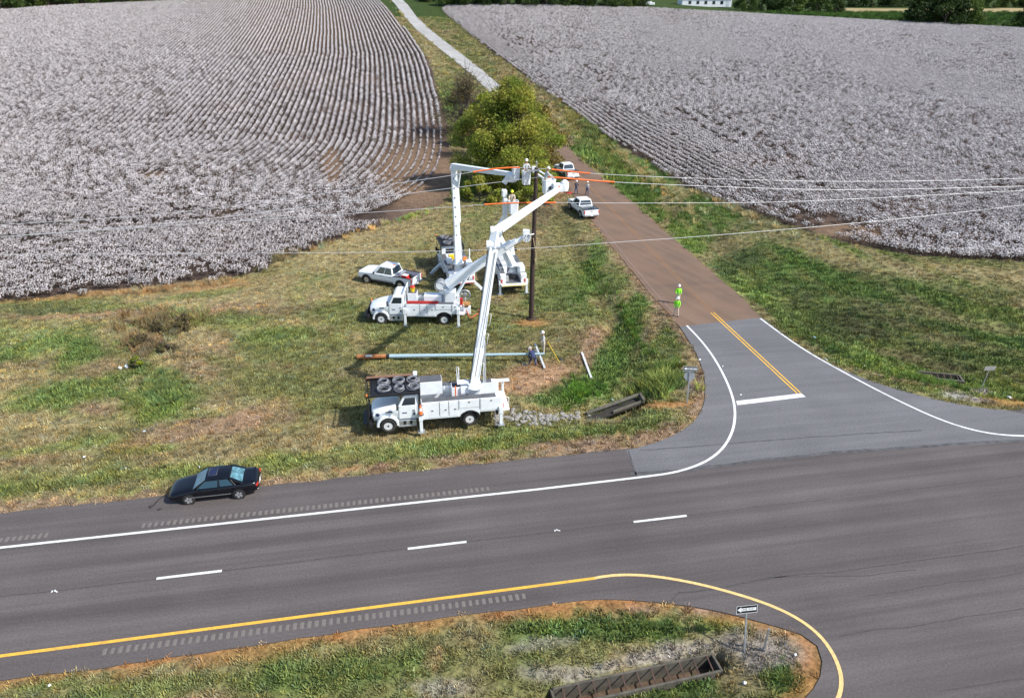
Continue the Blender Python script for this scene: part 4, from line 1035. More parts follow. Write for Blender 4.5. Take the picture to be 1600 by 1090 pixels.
put(make_tree('bare_tree', 10.5, 5.6, 4.6, 1.0, 44, 3600, .16, LF['weed'], 14, .26, 12), (-9.0, 140), 'nearly leafless dark tree beside the pale farm road')
put(make_tree('broadleaf_shrub', 3.0, 3.2, 2.4, .2, 16, 4500, .2, LF['main'], 17, .1, 2), (-4.5, 94.5), 'low green shrub at the left foot of the big olive tree', 'shrub')
put(make_tree('broadleaf_shrub', 2.6, 2.6, 2.0, .2, 14, 3500, .18, LF['main'], 18, .1, 2), (2.6, 93.5), 'low green shrub right of the big olive trunk by the soil heap', 'shrub')
put(make_tree('bare_tree', 6.5, 3.8, 3.2, .8, 26, 2600, .16, LF['amber'], 21, .16, 10), (-6.5, 122), 'small half bare amber tree between the bare tree and the olive crown')
put(make_tree('broadleaf_shrub', 4.0, 2.6, 2.4, .3, 16, 3500, .2, LF['weed'], 22, .14, 6), (-8.2, 152), 'brown brushy shrub beside the pale farm road beyond the bare tree', 'shrub')
put(make_tree('broadleaf_shrub', 3.4, 2.6, 2.2, .3, 16, 3500, .2, LF['amber'], 23, .12, 6), (-12.0, 166), 'amber brush furthest along the pale farm road', 'shrub')
put(make_tree('broadleaf_shrub', 2.8, 2.8, 2.4, .2, 14, 3000, .2, LF['weed'], 19, .1, 3), (-7.6, 134), 'brownish shrub between bare tree and olive tree', 'shrub')
# weedy bushes of the left verge
for i, (px, py, h, w, mm, lab) in enumerate([(250, 522, 1.25, 1.1, 'weed', 'tall brown weed bush on the verge above the white bags'), (290, 512, 1.3, 1.0, 'weed', 'olive brown weed bush beside the pink dirt track'), (222, 540, 1.0, 1.0, 'weed', 'low brown bramble beside the white bags on the verge'), (215, 574, .95, .5, 'bright', 'small yellow green weed bush just below the white bags'), (262, 548, 1.0, .8, 'weed', 'grey brown bramble below the tall brown weed bush')]):
    put(make_tree('weed_bush', h, w, w * .8, .1, 9, 1300, .085, LF[mm], 40 + i, .03, 6), G(px, py), lab, 'bush')
# trees along the far edges, standing on the ground behind the fields
protoD = [make_tree('broadleaf_tree', 11, 6.6, 6.4, .1, 34, 4200, .42, LF['dark'], 60 + k, .35) for k in range(2)] + [make_tree('broadleaf_tree', 10, 6.8, 6.2, .1, 34, 4200, .42, LF['mid'], 64 + k, .35) for k in range(2)]
usedp = [False] * 4
def far_tree(px, py, k, s, label, group):
    o = protoD[k] if not usedp[k] else copy_tree(protoD[k]); usedp[k] = True
    p = at(px, py)
    return put(o, (p[0], p[1]), label, 'tree', group, rr_.random() * 6.28, s * (1.35 if px > 640 else 1.2))
def far_row(specs, label, group):
    for px, y, k, s in specs: far_tree(px, y, k, s, label, group)
far_row([(-8, 14, 2, 1.0), (24, 12, 0, 1.1), (50, 10, 3, 1.0), (76, 8, 2, .95), (102, 6, 0, .95), (130, 5, 3, .9), (158, 4, 2, .9), (186, 3, 0, .8), (216, 2, 3, .8), (245, 1, 2, .7)], 'green tree in the wood behind the left cotton field', 'trees behind the left cotton field')
far_row([(668, 3, 0, .45), (700, 8, 3, .6), (728, 8.5, 0, .75), (758, 8.5, 0, .75), (790, 8.5, 1, .7), (822, 9, 0, .75), (853, 9, 1, .8), (884, 10, 3, .75), (914, 10, 0, .8), (945, 11, 1, .8), (976, 11, 2, .75), (1000, 11, 0, .6)], 'dark tree in the hedge row beyond the top of the right cotton field', 'hedge row beyond the right cotton field')
far_row([(1165, 17, 2, .7), (1200, 18, 0, .8), (1238, 21, 3, .85), (1275, 22, 2, .8), (1305, 22, 0, .6)], 'tree in the clump beside the pale farm building', 'tree clump by the farm building')
far_tree(1440, 36, 0, .95, 'second tallest dark tree of the trio at the corner of the green crop', 'trees at the crop corner')
far_tree(1475, 38, 0, 1.05, 'tallest dark tree of the trio at the corner of the green crop', 'trees at the crop corner')
far_tree(1508, 38, 2, .85, 'lighter green tree of the trio at the corner of the green crop', 'trees at the crop corner')
far_row([(1335, 11, 0, .9), (1362, 11, 1, .9), (1392, 11, 0, .85), (1424, 11, 1, .85), (1540, 12, 3, .8), (1572, 12, 2, .8), (1604, 12, 0, .8), (1030, -2, 0, 1.2), (1070, -3, 1, 1.2), (1110, -3, 0, 1.2), (1145, -2, 1, 1.1)], 'dark tree in the far wood behind the tan stubble strip', 'far wood behind the stubble')
far_tree(1606, 44, 0, .7, 'dark tree at the end of the green crop', None)
# green crop beyond the right field
n = 9000; rc = np.random.default_rng(8); cx = rc.uniform(60, 330, n); cy = rc.uniform(262, 470, n); cz = H(cx, cy); cp, cq = proj(cx, cy, cz)
tq = np.interp(cp, [1150, 1300, 1450, 1600, 1700], [21, 29, 37, 46, 52])
ok = (cp > 1150) & (cp < 1660) & (cq < tq - 1) & (cq > 20.5)
cropc = np.array([.07, .14, .025]) * rc.uniform(.5, 1.4, (n, 1))
scatter('crop', np.c_[cx, cy, cz][ok], rc.uniform(0, 6, ok.sum()), rc.uniform(1.3, 2.4, ok.sum()), rc.integers(0, 3, ok.sum()), cropc[ok], weeds, 'leafy green crop beyond the right cotton field')
# ------------------------------------------------------------------ vehicles
def quad_on(A, B, C, D, u0, u1, v0, v1, off):
    """four points inset on the face A B C D (A-B lower edge), lifted off by off"""
    A, B, C, D = map(Vector, (A, B, C, D))
    P = lambda u, v: (A * (1 - u) + B * u) * (1 - v) + (D * (1 - u) + C * u) * v
    n = (B - A).cross(D - A).normalized() * off
    return [P(u0, v0) + n, P(u1, v0) + n, P(u1, v1) + n, P(u0, v1) + n]
def pane(name, face, uv, m, parent, off=.008):
    """a pane a few mm thick laid on a face"""
    q = quad_on(*face, *uv, off); q0 = quad_on(*face, *uv, off - .02); b = MB()
    b.add(q0 + q, [(4, 5, 6, 7), (0, 1, 5, 4), (1, 2, 6, 5), (2, 3, 7, 6), (3, 0, 4, 7)]); return b.build(name, m, parent)

def wheel(parent, x, y, r, w, side, rim=None, hub=None, tyre_frac=.62, spokes=0, rim_w=None):
    """tyre with a rim and hub; side is the sign of the outward y"""
    b = MB(); ri = r * tyre_frac
    b.lathe([(ri, -w * .45), (r * .93, -w * .5), (r, -w * .36), (r, w * .36), (r * .93, w * .5), (ri, w * .45), (ri * .97, w * .2), (ri * .97, -w * .2), (ri, -w * .45)], (0, 0, 0), (0, 1, 0), 24)
    o = b.build('wheel', M['rubber'], parent, loc=(x, y, r))
    c = MB(); s = side
    c.lathe([(ri * .99, s * w * .40), (ri * .90, s * w * .43), (ri * .80, s * w * .30), (ri * .45, s * w * .22), (ri * .38, s * w * .36), (ri * .15, s * w * .40), (0.0, s * w * .40)], (0, 0, 0), (0, 1, 0), 20)
    if spokes:
        for k in range(spokes):
            a = 2 * math.pi * k / spokes
            c.bar((math.cos(a) * ri * .2, s * w * .40, math.sin(a) * ri * .2), (math.cos(a) * ri * .93, s * w * .44, math.sin(a) * ri * .93), ri * .5, .02, ri * .62, .02, up=(0, 1, 0))
    rm = c.build('rim', rim or M['chrome'], o)
    if not spokes:
        d = MB()
        for k in range(8):
            a = 2 * math.pi * k / 8
            d.cyl((math.cos(a) * ri * .62, s * w * .20, math.sin(a) * ri * .62), (math.cos(a) * ri * .62, s * w * .285, math.sin(a) * ri * .62), ri * .10, n=7)
        d.cyl((0, s * w * .2, 0), (0, s * w * .43, 0), ri * .22, n=10)
        d.build('rim_holes', M['black'], o)['kind'] = 'stuff'
    return o

def greenhouse(root, bx0, bx1, bw, bz, rx0, rx1, rw, rz, paint, glass, doors, name='cab_roof', bevel=.05, side_glass=None):
    """window band of a car: base rectangle x0..x1 at bz, roof rectangle at rz (x1 is the front)"""
    b = MB(); Bp = [(bx0, -bw, bz), (bx1, -bw, bz), (bx1, bw, bz), (bx0, bw, bz)]; Rp = [(rx0, -rw, rz), (rx1, -rw, rz), (rx1, rw, rz), (rx0, rw, rz)]
    b.add(Bp + Rp, [(0, 1, 5, 4), (1, 2, 6, 5), (2, 3, 7, 6), (3, 0, 4, 7), (4, 5, 6, 7)])
    o = b.build(name, paint, root, bevel=bevel)
    pane('windshield', (Bp[1], Bp[2], Rp[2], Rp[1]), (.07, .93, .06, .90), glass, root)
    pane('rear_window', (Bp[3], Bp[0], Rp[0], Rp[3]), (.08, .92, .12, .88), glass, root)
    for (u0, u1) in doors:
        pane('side_window', (Bp[0], Bp[1], Rp[1], Rp[0]), (u0, u1, .08, .86), side_glass or glass, root)
        pane('side_window', (Bp[2], Bp[3], Rp[3], Rp[2]), (1 - u1, 1 - u0, .08, .86), side_glass or glass, root)
    return o

def ring(x, w, zb, zm, zt, tw, bw=.86):
    return [(x, -w * bw, zb), (x, -w, zb + (zm - zb) * .35), (x, -w, zm), (x, -w * tw, zt), (x, -w * tw * .45, zt + .025), (x, w * tw * .45, zt + .025), (x, w * tw, zt), (x, w, zm), (x, w, zb + (zm - zb) * .35), (x, w * bw, zb)]

def make_pickup(p, yaw, label, light_rack=False):
    root = empty('pickup_truck', p, yaw, label, 'pickup truck', 'white crew pickups')
    b = MB()
    b.loft([ring(2.93, .80, .55, .92, 1.00, .86), ring(2.84, .95, .42, 1.02, 1.12, .88), ring(2.3, 1.0, .42, 1.06, 1.20, .88), ring(1.5, 1.0, .42, 1.10, 1.26, .9), ring(1.1, 1.0, .42, 1.14, 1.22, .93), ring(-.95, 1.0, .42, 1.16, 1.22, .93), ring(-1.0, 1.0, .45, 1.16, 1.20, .93)], sm=False)
    b.build('body', M['white'], root, bevel=.04)
    greenhouse(root, -.98, 1.42, .93, 1.17, -.78, .62, .74, 1.93, M['white'], M['glass'], [(.05, .40), (.43, .80)], bevel=.06)
    bed = MB()
    bed.box((-1.98, 0, .62), (1.94, 1.7, .06), mi=1)
    for s in (-1, 1):
        bed.box((-1.98, s * .95, .80), (1.94, .09, .76), mi=0); bed.box((-1.98, s * .95, 1.19), (1.94, .12, .05), mi=1)
    bed.box((-1.03, 0, .9), (.05, 1.82, .5), mi=0)
    bed.build('bed', [M['white'], M['black']], root, bevel=.02)
    t = MB().box((-2.97, 0, .90), (.07, 1.84, .56)); tg = t.build('tailgate', M['white'], root, bevel=.02)
    MB().box((-3.012, 0, 1.02), (.02, .24, .06)).build('handle', M['black'], tg)
    MB().box((-3.05, 0, .52), (.16, 1.9, .18)).build('rear_bumper', M['chrome'], root, bevel=.03)
    MB().box((2.98, 0, .52), (.14, 1.86, .2)).build('front_bumper', M['chrome'], root, bevel=.03)
    MB().box((2.925, 0, .78), (.05, 1.2, .30)).build('grille', M['black'], root)
    MB().box((-3.055, 0, .52), (.175, .34, .10)).build('plate', M['signwhite'], root)
    for s in (-1, 1):
        MB().box((2.86, s * .82, .86), (.16, .26, .2)).build('headlight', M['lens'], root, bevel=.02)
        MB().box((-2.985, s * .93, .95), (.08, .12, .38)).build('tail_light', M['red'], root, bevel=.01)
        m = MB(); m.box((1.02, s * 1.12, 1.26), (.12, .20, .18)); m.build('mirror', M['black'], root, bevel=.02)
        for dx in (.55, -.45): MB().box((dx - .28, s * 1.012, 1.05), (.18, .03, .035)).build('door_handle', M['black'], root)
        MB().box((.1, s * 1.0, .44), (2.2, .12, .07)).build('running_board', M['black'], root)
        for x in (1.95, -1.78):
            a = MB(); a.lathe([(.47, -.02), (.53, 0), (.53, .05), (.40, .055), (.40, -.02)], (x, s * 1.0, .42), (0, s, 0), 24); a.build('wheel_arch', M['black'], root)
            d = MB(); d.cyl((x, s * .62, .42), (x, s * 1.012, .42), .46, n=24); d.build('wheel_well', M['black'], root)
            wheel(root, x, s * .93, .41, .28, s, M['alu'])
    for s in (-1, 1): pass
    tb = MB(); tb.box((-1.22, 0, 1.12), (.36, 1.7, .2)); tb.build('tool_box', M['alu'], root, bevel=.02)
    if light_rack:
        l = MB(); l.box((-.62, 0, 1.955), (.10, .34, .05)); l.build('light_bar', M['amber'], root)
    return root

def make_sedan(p, yaw):
    root = empty('sedan', p, yaw, 'glossy black four door sedan parked on the highway shoulder', 'car')
    b = MB()
    R_ = lambda x, w, zb, zm, zt, tw: ring(x, w, zb, zm, zt, tw, .9)
    root.scale = (.94, .96, .96)
    st = [(2.56, .66, .34, .50, .57, .8), (2.50, .80, .24, .56, .65, .82), (2.30, .89, .20, .62, .74, .84), (1.8, .92, .19, .70, .84, .86), (1.15, .93, .19, .78, .94, .9), (.7, .935, .19, .82, .96, .93), (-.6, .94, .19, .86, .98, .93), (-1.5, .93, .20, .88, 1.0, .9), (-2.0, .91, .22, .88, 1.02, .88), (-2.38, .86, .26, .86, .99, .86), (-2.52, .76, .34, .74, .86, .84), (-2.56, .60, .42, .62, .72, .8)]
    b.loft([R_(*s) for s in st]); body = b.build('body', M['carblack'], root, sub=2)
    # glasshouse: curved roof
    c = MB(); L = [(1.20, .80, .90, .02), (.42, .66, 1.36, .02), (.10, .645, 1.435, .03), (-.55, .64, 1.45, .03), (-.98, .63, 1.40, .03), (-1.72, .76, .99, .02)]
    prof = [(.98, .82, .93), (.36, .655, 1.39), (-.10, .645, 1.44), (-.62, .64, 1.435), (-1.0, .63, 1.37), (-1.62, .78, .98)]
    roof = [(.38, .655, 1.385), (.15, .65, 1.425), (-.25, .645, 1.445), (-.65, .64, 1.43), (-.98, .63, 1.375)]
    rr2 = []
    for x, w, z in roof: rr2.append([(x, -w, z - .03), (x, -w * .55, z + .012), (x, 0, z + .022), (x, w * .55, z + .012), (x, w, z - .03)])
    c.loft(rr2, closed=False, cap=False); c.build('roof', M['carblack'], root)
    FB = [(1.12, -.80, .91), (1.12, .80, .91)]; FT = [(.38, .655, 1.36), (.38, -.655, 1.36)]
    RB = [(-1.72, .76, .98), (-1.72, -.76, .98)]; RTp = [(-.98, -.63, 1.35), (-.98, .63, 1.35)]
    # pillars and side frames
    s_ = MB()
    for s in (-1, 1):
        s_.bar((1.12, s * .80, .90), (.38, s * .655, 1.37), .09, .06); s_.bar((-1.72, s * .76, .97), (-.98, s * .63, 1.36), .17, .07); s_.bar((.38, s * .655, 1.365), (-.98, s * .63, 1.365), .06, .06)
        s_.bar((-.34, s * .86, .94), (-.34, s * .65, 1.37), .07, .05); s_.bar((-1.32, s * .84, .95), (-.98, s * .64, 1.36), .10, .06)
    s_.build('pillars', M['carblack'], root, bevel=.02)
    inner = MB(); inner.loft([[(1.05, -.76, .9), (1.05, .76, .9), (-1.65, .72, .96), (-1.65, -.72, .96)], [(.36, -.60, 1.33), (.36, .60, 1.33), (-.95, .58, 1.33), (-.95, -.58, 1.33)]], sm=False); inner.build('cabin', M['black'], root)
    pane('windshield', (FB[0], FB[1], FT[0], FT[1]), (.04, .96, .03, .97), M['skyglass_paint'], root, .02)
    pane('rear_window', (RB[0], RB[1], RTp[0], RTp[1]), (.09, .91, .06, .95), mat('painted_reflection_glass', (.12, .27, .32), .08, var=.8, scale=4, spec=.9), root, .02)  # rear pane: pale mottled colour painted in place of reflections
    for s in (-1, 1):
        F1 = [(1.0, s * .868, .93), (-.36, s * .868, .94), (-.36, s * .66, 1.36), (.40, s * .665, 1.355)]; F2 = [(-.36, s * .868, .94), (-1.42, s * .85, .95), (-.98, s * .645, 1.355), (-.36, s * .66, 1.36)]
        if s > 0: F1 = [F1[1], F1[0], F1[3], F1[2]]; F2 = [F2[1], F2[0], F2[3], F2[2]]
        pane('side_window', F1, (.03, .90, .06, .92) if s < 0 else (.05, .92, .06, .92), M['sideglass'], root, .004); pane('side_window', F2, (.06, .8, .06, .92) if s < 0 else (.2, .94, .06, .92), M['sideglass'], root, .004)
        MB().bar((1.35, s * .955, .48), (-1.0, s * .965, .48), .03, .035).build('side_trim', M['chrome'], root)
        for dx in (-.18, -1.15): MB().box((dx, s * .955, .77), (.16, .03, .035)).build('door_handle', M['carblack'], root)
        m = MB(); m.box((.78, s * 1.02, .97), (.12, .18, .12)); m.build('mirror', M['carblack'], root, bevel=.03)
        MB().box((2.36, s * .60, .575), (.16, .32, .09)).build('headlight', M['lens'], root, bevel=.03)
        MB().box((-2.48, s * .62, .76), (.12, .36, .12)).build('tail_light', M['red'], root, bevel=.02)
        MB().box((-2.535, s * .36, .62), (.06, .14, .07)).build('reverse_light', M['lens'], root)
        for x in (1.42, -1.42):
            d = MB(); d.cyl((x, s * .55, .33), (x, s * .945, .33), .375, n=24); d.build('wheel_well', M['black'], root)
            wheel(root, x, s * .85, .325, .22, s, M['alu'], tyre_frac=.68, spokes=5)
    MB().box((-2.50, 0, .46), (.12, 1.5, .05)).build('bumper_strip', M['chrome'], root, bevel=.015)
    MB().box((-2.565, 0, .60), (.03, .34, .16)).build('plate', M['signwhite'], root)
    MB().box((-2.26, 0, 1.035), (.16, 1.36, .02)).build('spoiler', M['carblack'], root, bevel=.012)
    q = MB(); q.add([(.22, -.34, 1.447), (.22, .34, 1.447), (-.22, .34, 1.478), (-.22, -.34, 1.478)], [(0, 1, 2, 3)]); sr = q.build('sunroof', mat('tinted_sunroof', (.012, .015, .05), .06, var=.1, coat=.5), root)
    f = MB(); f.tube([(.24, -.36, 1.447), (.24, .36, 1.447), (-.24, .36, 1.479), (-.24, -.36, 1.479)], .008, 5, closed=True); f.build('frame', M['grey'], sr)
    return root

def make_bucket(b, c, ax, w=.62, d=.62, h=1.06, mi=0):
    """open-topped bucket: hollow shell round c (bottom centre); ax is the yaw"""
    rot = Matrix.Rotation(ax, 3, 'Z'); c = Vector(c)
    def rg(k, z): return [rot @ Vector((x * w * k / 2, y * d * k / 2, z)) + c for x, y in ((-1, -.75), (-.75, -1), (.75, -1), (1, -.75), (1, .75), (.75, 1), (-.75, 1), (-1, .75))]
    b.loft([rg(.84, 0), rg(.90, .05), rg(.98, h - .08), rg(1.06, h - .07), rg(1.07, h), rg(.96, h), rg(.88, .10)], mi=mi, sm=False)
    return b

def line_truck(p, yaw, label, rear_kind, wb=5.3, body_l=5.3, body_top=2.05, rack=False, cab_z=2.68):
    """conventional-cab utility truck with service body; front axle at x=wb/2"""
    root = empty('utility_truck', p, yaw, label, 'utility truck', 'white line crew trucks')
    fx = wb / 2; rx = -wb / 2
    fr = MB()
    for s in (-1, 1): fr.box((-.4, s * .42, .82), (wb + 3.2, .10, .26))
    for k in range(6): fr.box((-3.6 + k * 1.35, 0, .82), (.12, .8, .18))
    fr.build('chassis', M['black'], root)
    MB().box((fx + 1.12, 0, .68), (.22, 2.36, .36)).build('bumper', M['black'], root, bevel=.05)
    if rear_kind != 'plain':
        g = MB(); g.loft([[(fx + .95, -1.1, .5), (fx + 1.5, -.75, .5), (fx + 1.5, .75, .5), (fx + .95, 1.1, .5)], [(fx + .95, -1.12, .62), (fx + 1.58, -.78, .62), (fx + 1.58, .78, .62), (fx + .95, 1.12, .62)]], sm=False); g.box((fx + 1.22, 0, .98), (.07, 2.1, .8), Matrix.Rotation(-.25, 3, 'Y')); g.build('front_guard', M['black'], root, bevel=.03)
    h = MB()
    h.loft([ring(fx + .98, .70, .85, 1.25, 1.42, .86), ring(fx + .88, .84, .72, 1.36, 1.52, .86), ring(fx + .3, .98, .85, 1.48, 1.68, .82), ring(fx - .35, 1.08, .95, 1.60, 1.82, .82), ring(fx - .75, 1.08, .95, 1.66, 1.90, .86)])
    hood = h.build('hood', M['white'], root, bevel=.02)
    MB().box((fx + .985, 0, 1.12), (.06, 1.15, .52), top=(1, .92)).build('grille', M['grey'], root, bevel=.02)
    for s in (-1, 1):
        MB().box((fx + .80, s * .80, 1.20), (.26, .16, .22)).build('headlight', M['lens'], root, bevel=.04)
        a = MB(); n = 14; P0, P1 = [], []
        for i in range(n + 1):
            t = math.pi * (-.03 + 1.06 * i / n); P0.append((fx + .66 * math.cos(t), .56 + .66 * math.sin(t)))
        pts = []
        for rr_o, yy in ((.56, 1.16), (.70, 1.16), (.74, 1.10), (.74, .7), (.56, .7)):
            pts.append([(fx + rr_o * math.cos(math.pi * (-.03 + 1.06 * i / n)), s * yy, .55 + rr_o * math.sin(math.pi * (-.03 + 1.06 * i / n))) for i in range(n + 1)])
        rings_ = [[pts[k][i] for k in range(5)] for i in range(n + 1)]
        a.loft(rings_, sm=False); a.build('fender', M['white'], root, bevel=.02)
        wheel(root, fx, s * 1.02, .50, .28, s, M['rim'], tyre_frac=.58)
        for yy in (1.02, .70): wheel(root, rx, s * yy, .50, .27, s, M['rim'] if yy > .9 else M['grey'], tyre_frac=.58)
        hv = MB(); hv.box((fx - .1, s * 1.088, 1.52), (.42, .03, .07)); hv.build('hood_vent', M['black'], root)
    # cab
    cz0, cz1, cz2 = .92, 1.86, cab_z
    c = MB(); xr = fx - 2.0
    def rg(x0, x1, w, z): return [(x0, -w, z), (x1, -w, z), (x1, w, z), (x0, w, z)]
    c.loft([rg(xr, fx - .68, 1.08, cz0), rg(xr, fx - .68, 1.10, cz1), rg(xr + .02, fx - 1.06, 1.02, cz2 - .14), rg(xr + .10, fx - 1.25, .90, cz2)], sm=False)
    cab = c.build('cab', M['white'], root, bevel=.05)
    B4 = rg(xr, fx - .68, 1.10, cz1); T4 = rg(xr + .02, fx - 1.06, 1.02, cz2 - .14)
    pane('windshield', (B4[1], B4[2], T4[2], T4[1]), (.06, .94, .05, .93), M['glass'], root, .012)
    pane('rear_window', (B4[3], B4[0], T4[0], T4[3]), (.2, .8, .15, .85), M['glass'], root, .012)
    for s in (-1, 1):
        d = MB(); d.box((fx - 1.28, s * 1.105, 1.46), (1.06, .035, .96)); door = d.build('door', M['white'], root, bevel=.012)
        MB().box((fx - 1.68, s * 1.135, 1.55), (.15, .03, .04)).build('handle', M['black'], door)
        MB().box((fx - 1.70, s * 1.130, 1.28), (.12, .02, .16)).build('vent_plate', M['black'], door)
        face = (B4[0], B4[1], T4[1], T4[0]) if s < 0 else (B4[2], B4[3], T4[3], T4[2])
        pane('side_window', face, (.16, .84, -.05, .86) if s < 0 else (.16, .84, -.05, .86), M['glass'], root, .018)
        m = MB(); m.tube([(fx - .72, s * 1.1, 1.8), (fx - .62, s * 1.32, 1.78), (fx - .62, s * 1.36, 1.95)], .02, 6); m.box((fx - .64, s * 1.38, 2.02), (.10, .20, .40)); m.build('mirror', M['black'], root, bevel=.015)
        st = MB(); st.box((fx - 1.25, s * .98, .66), (1.15, .34, .40)); tk = st.build('fuel_tank', M['alu'], root, bevel=.04)
        for xx in (-1.6, -1.2): MB().box((fx + xx + .12, s * 1.16, .68), (.16, .03, .26)).build('step', M['black'], tk)
        MB().box((fx - 1.25, s * 1.12, .43), (1.15, .16, .05)).build('step_board', M['alu'], root)
    # service body: compartment banks either side of a load bed
    x1 = xr - .18; x0 = x1 - body_l; bz = .95
    fl = MB(); fl.box(((x0 + x1) / 2, 0, 1.12), (body_l, 2.36, .10)); fl.build('bed_floor', M['deck'], root)
    for s in (-1, 1):
        b = MB(); w = .50; yc = s * (1.22 - w / 2)
        ax0, ax1 = rx - .66, rx + .66
        poly = [(x1, bz - .12), (x1, body_top), (x0 + .45, body_top), (x0, body_top - .05), (x0, bz + .12), (ax0, bz + .12)]
        for i in range(9):
            t = math.pi * (1 - i / 8); poly.append((rx + .66 * math.cos(t), .80 + .42 * math.sin(t) + .15 * 0))
        poly += [(ax1, bz - .12)]
        b.prism(poly, s * 1.22, s * (1.22 - w)); bank = b.build('service_body', M['white'], root, bevel=.012)
        MB().box(((x0 + x1) / 2 + .2, yc, body_top + .012), (body_l - .5, w - .03, .018)).build('bank_top', M['deck'], root)
        edges = [x1 - .03, x1 - 1.15, x1 - 1.75, rx + .74] if x1 - 1.75 > rx + 1.1 else [x1 - .03, x1 - .95, rx + .74]
        for e_ in edges[1:] + [rx - .66]:
            zb_ = 1.0 if e_ == edges[1] or e_ == edges[-2] else 1.3
            MB().box((e_, s * 1.232, (zb_ + body_top) / 2), (.022, .03, body_top - zb_ - .04)).build('seam_shade', M['grey'], bank)  # dark strips added to draw the shading of the door gaps
        for a_, e_ in zip(edges[:-1], edges[1:]):
            dd = MB(); dd.box(((a_ + e_) / 2, s * 1.228, (bz + body_top) / 2 - .05), (abs(a_ - e_) - .05, .03, body_top - bz - .04)); o = dd.build('compartment_door', M['white'], bank, bevel=.01)
            MB().box(((a_ + e_) / 2 - .1, s * 1.25, 1.45), (.14, .03, .05)).build('latch', M['black'], bank)
        for a_, e_, zl in ((rx + .70, rx - .62, 1.42), (rx - .70, x0 + .06, 1.12)):
            dd = MB(); dd.box(((a_ + e_) / 2, s * 1.228, (zl + body_top) / 2), (abs(a_ - e_) - .05, .03, body_top - zl - .10)); dd.build('compartment_door', M['white'], bank, bevel=.01)
            MB().box(((a_ + e_) / 2, s * 1.25, body_top - .22), (.12, .03, .06)).build('latch', M['black'], bank)
        ar = MB(); n = 14
        rings_ = []
        for i in range(n + 1):
            t = math.pi * (-.02 + 1.04 * i / n); rings_.append([(rx + q_ * math.cos(t), s * yy, .62 + q_ * math.sin(t)) for q_, yy in ((.56, 1.25), (.64, 1.25), (.64, .8), (.56, .8))])
        ar.loft(rings_, sm=False); ar.build('wheel_arch', M['black'], root)
    # tail
    t = MB(); t.box((x0 - .22, 0, 1.05), (.46, 2.40, .14)); t.build('tail_shelf', M['white'], root, bevel=.02)
    MB().box((x0 - .455, 0, 1.05), (.03, 2.3, .06)).build('reflector_strip', M['yellow'] if rear_kind == 'yellowtail' else M['red'], root)
    for s in (-1, 1):
        MB().box((x0 - .02, s * 1.1, 1.36), (.08, .18, .34)).build('tail_light', M['red'], root, bevel=.01)
        gr = MB(); gr.tube([(x0 - .40, s * 1.08, 1.1), (x0 - .40, s * 1.08, 1.9), (x0 - .05, s * 1.08, 2.0)], .025, 6); gr.build('grab_rail', M['white'], root)
    MB().box((x0 + .3, 0, .55), (.14, 1.6, .14)).build('under_bumper', M['black'], root)
    return root, dict(fx=fx, rx=rx, xr=xr, x0=x0, x1=x1, top=body_top)

def outrigger(root, x, s, y_out, kind='vertical', h0=1.25):
    b = MB()
    if kind == 'vertical':
        b.box((x, s * (y_out), (h0 + .1) / 2 + .06), (.20, .20, h0 - .02)); b.box((x, s * y_out, h0 - .1), (.26, .26, .5)); b.bar((x, s * .9, h0), (x, s * y_out, h0), .24, .22)
    else:
        b.bar((x, s * .7, 1.35), (x, s * y_out, .12), .20, .26); b.bar((x, s * .9, 1.2), (x, s * (y_out - .1), .3), .14, .14)
    o = b.build('outrigger', M['white'], root, bevel=.015)
    f = MB(); f.box((x, s * y_out, .05), (.46, .46, .07)); f.cyl((x, s * y_out, .06), (x, s * y_out, .3), .08, n=10); f.build('foot', M['alu'], o, bevel=.015)
    return o

def loc(root, P):
    """world point in a thing's own axes"""
    c, s = math.cos(-root.rotation_euler[2]), math.sin(-root.rotation_euler[2]); d = Vector([float(k) for k in P]) - root.location
    return Vector((d.x * c - d.y * s, d.x * s + d.y * c, d.z))
def wrl(root, P):
    c, s = math.cos(root.rotation_euler[2]), math.sin(root.rotation_euler[2]); P = Vector(P)
    return Vector((P.x * c - P.y * s, P.x * s + P.y * c, P.z)) + root.location

def turret(root, x, y, z0=1.15, z1=2.3, r=.42):
    b = MB(); b.lathe([(r * 1.25, z0), (r * 1.25, z0 + .12), (r, z0 + .14), (r * .8, z1 - .35), (r * 1.15, z1 - .33), (r * 1.15, z1 - .2), (r * .9, z1 - .18), (r * .9, z1)], (x, y, 0), (0, 0, 1), 20); return b.build('turret', M['white'], root)

def boom_bar(name, root, P, Q, w0, h0, w1, h1, m=None, extra=None, bevel=.03, up=None):
    b = MB(); b.bar(P, Q, w0, h0, w1, h1, up=up); return b.build(name, m or M['boom'], root, bevel=bevel)

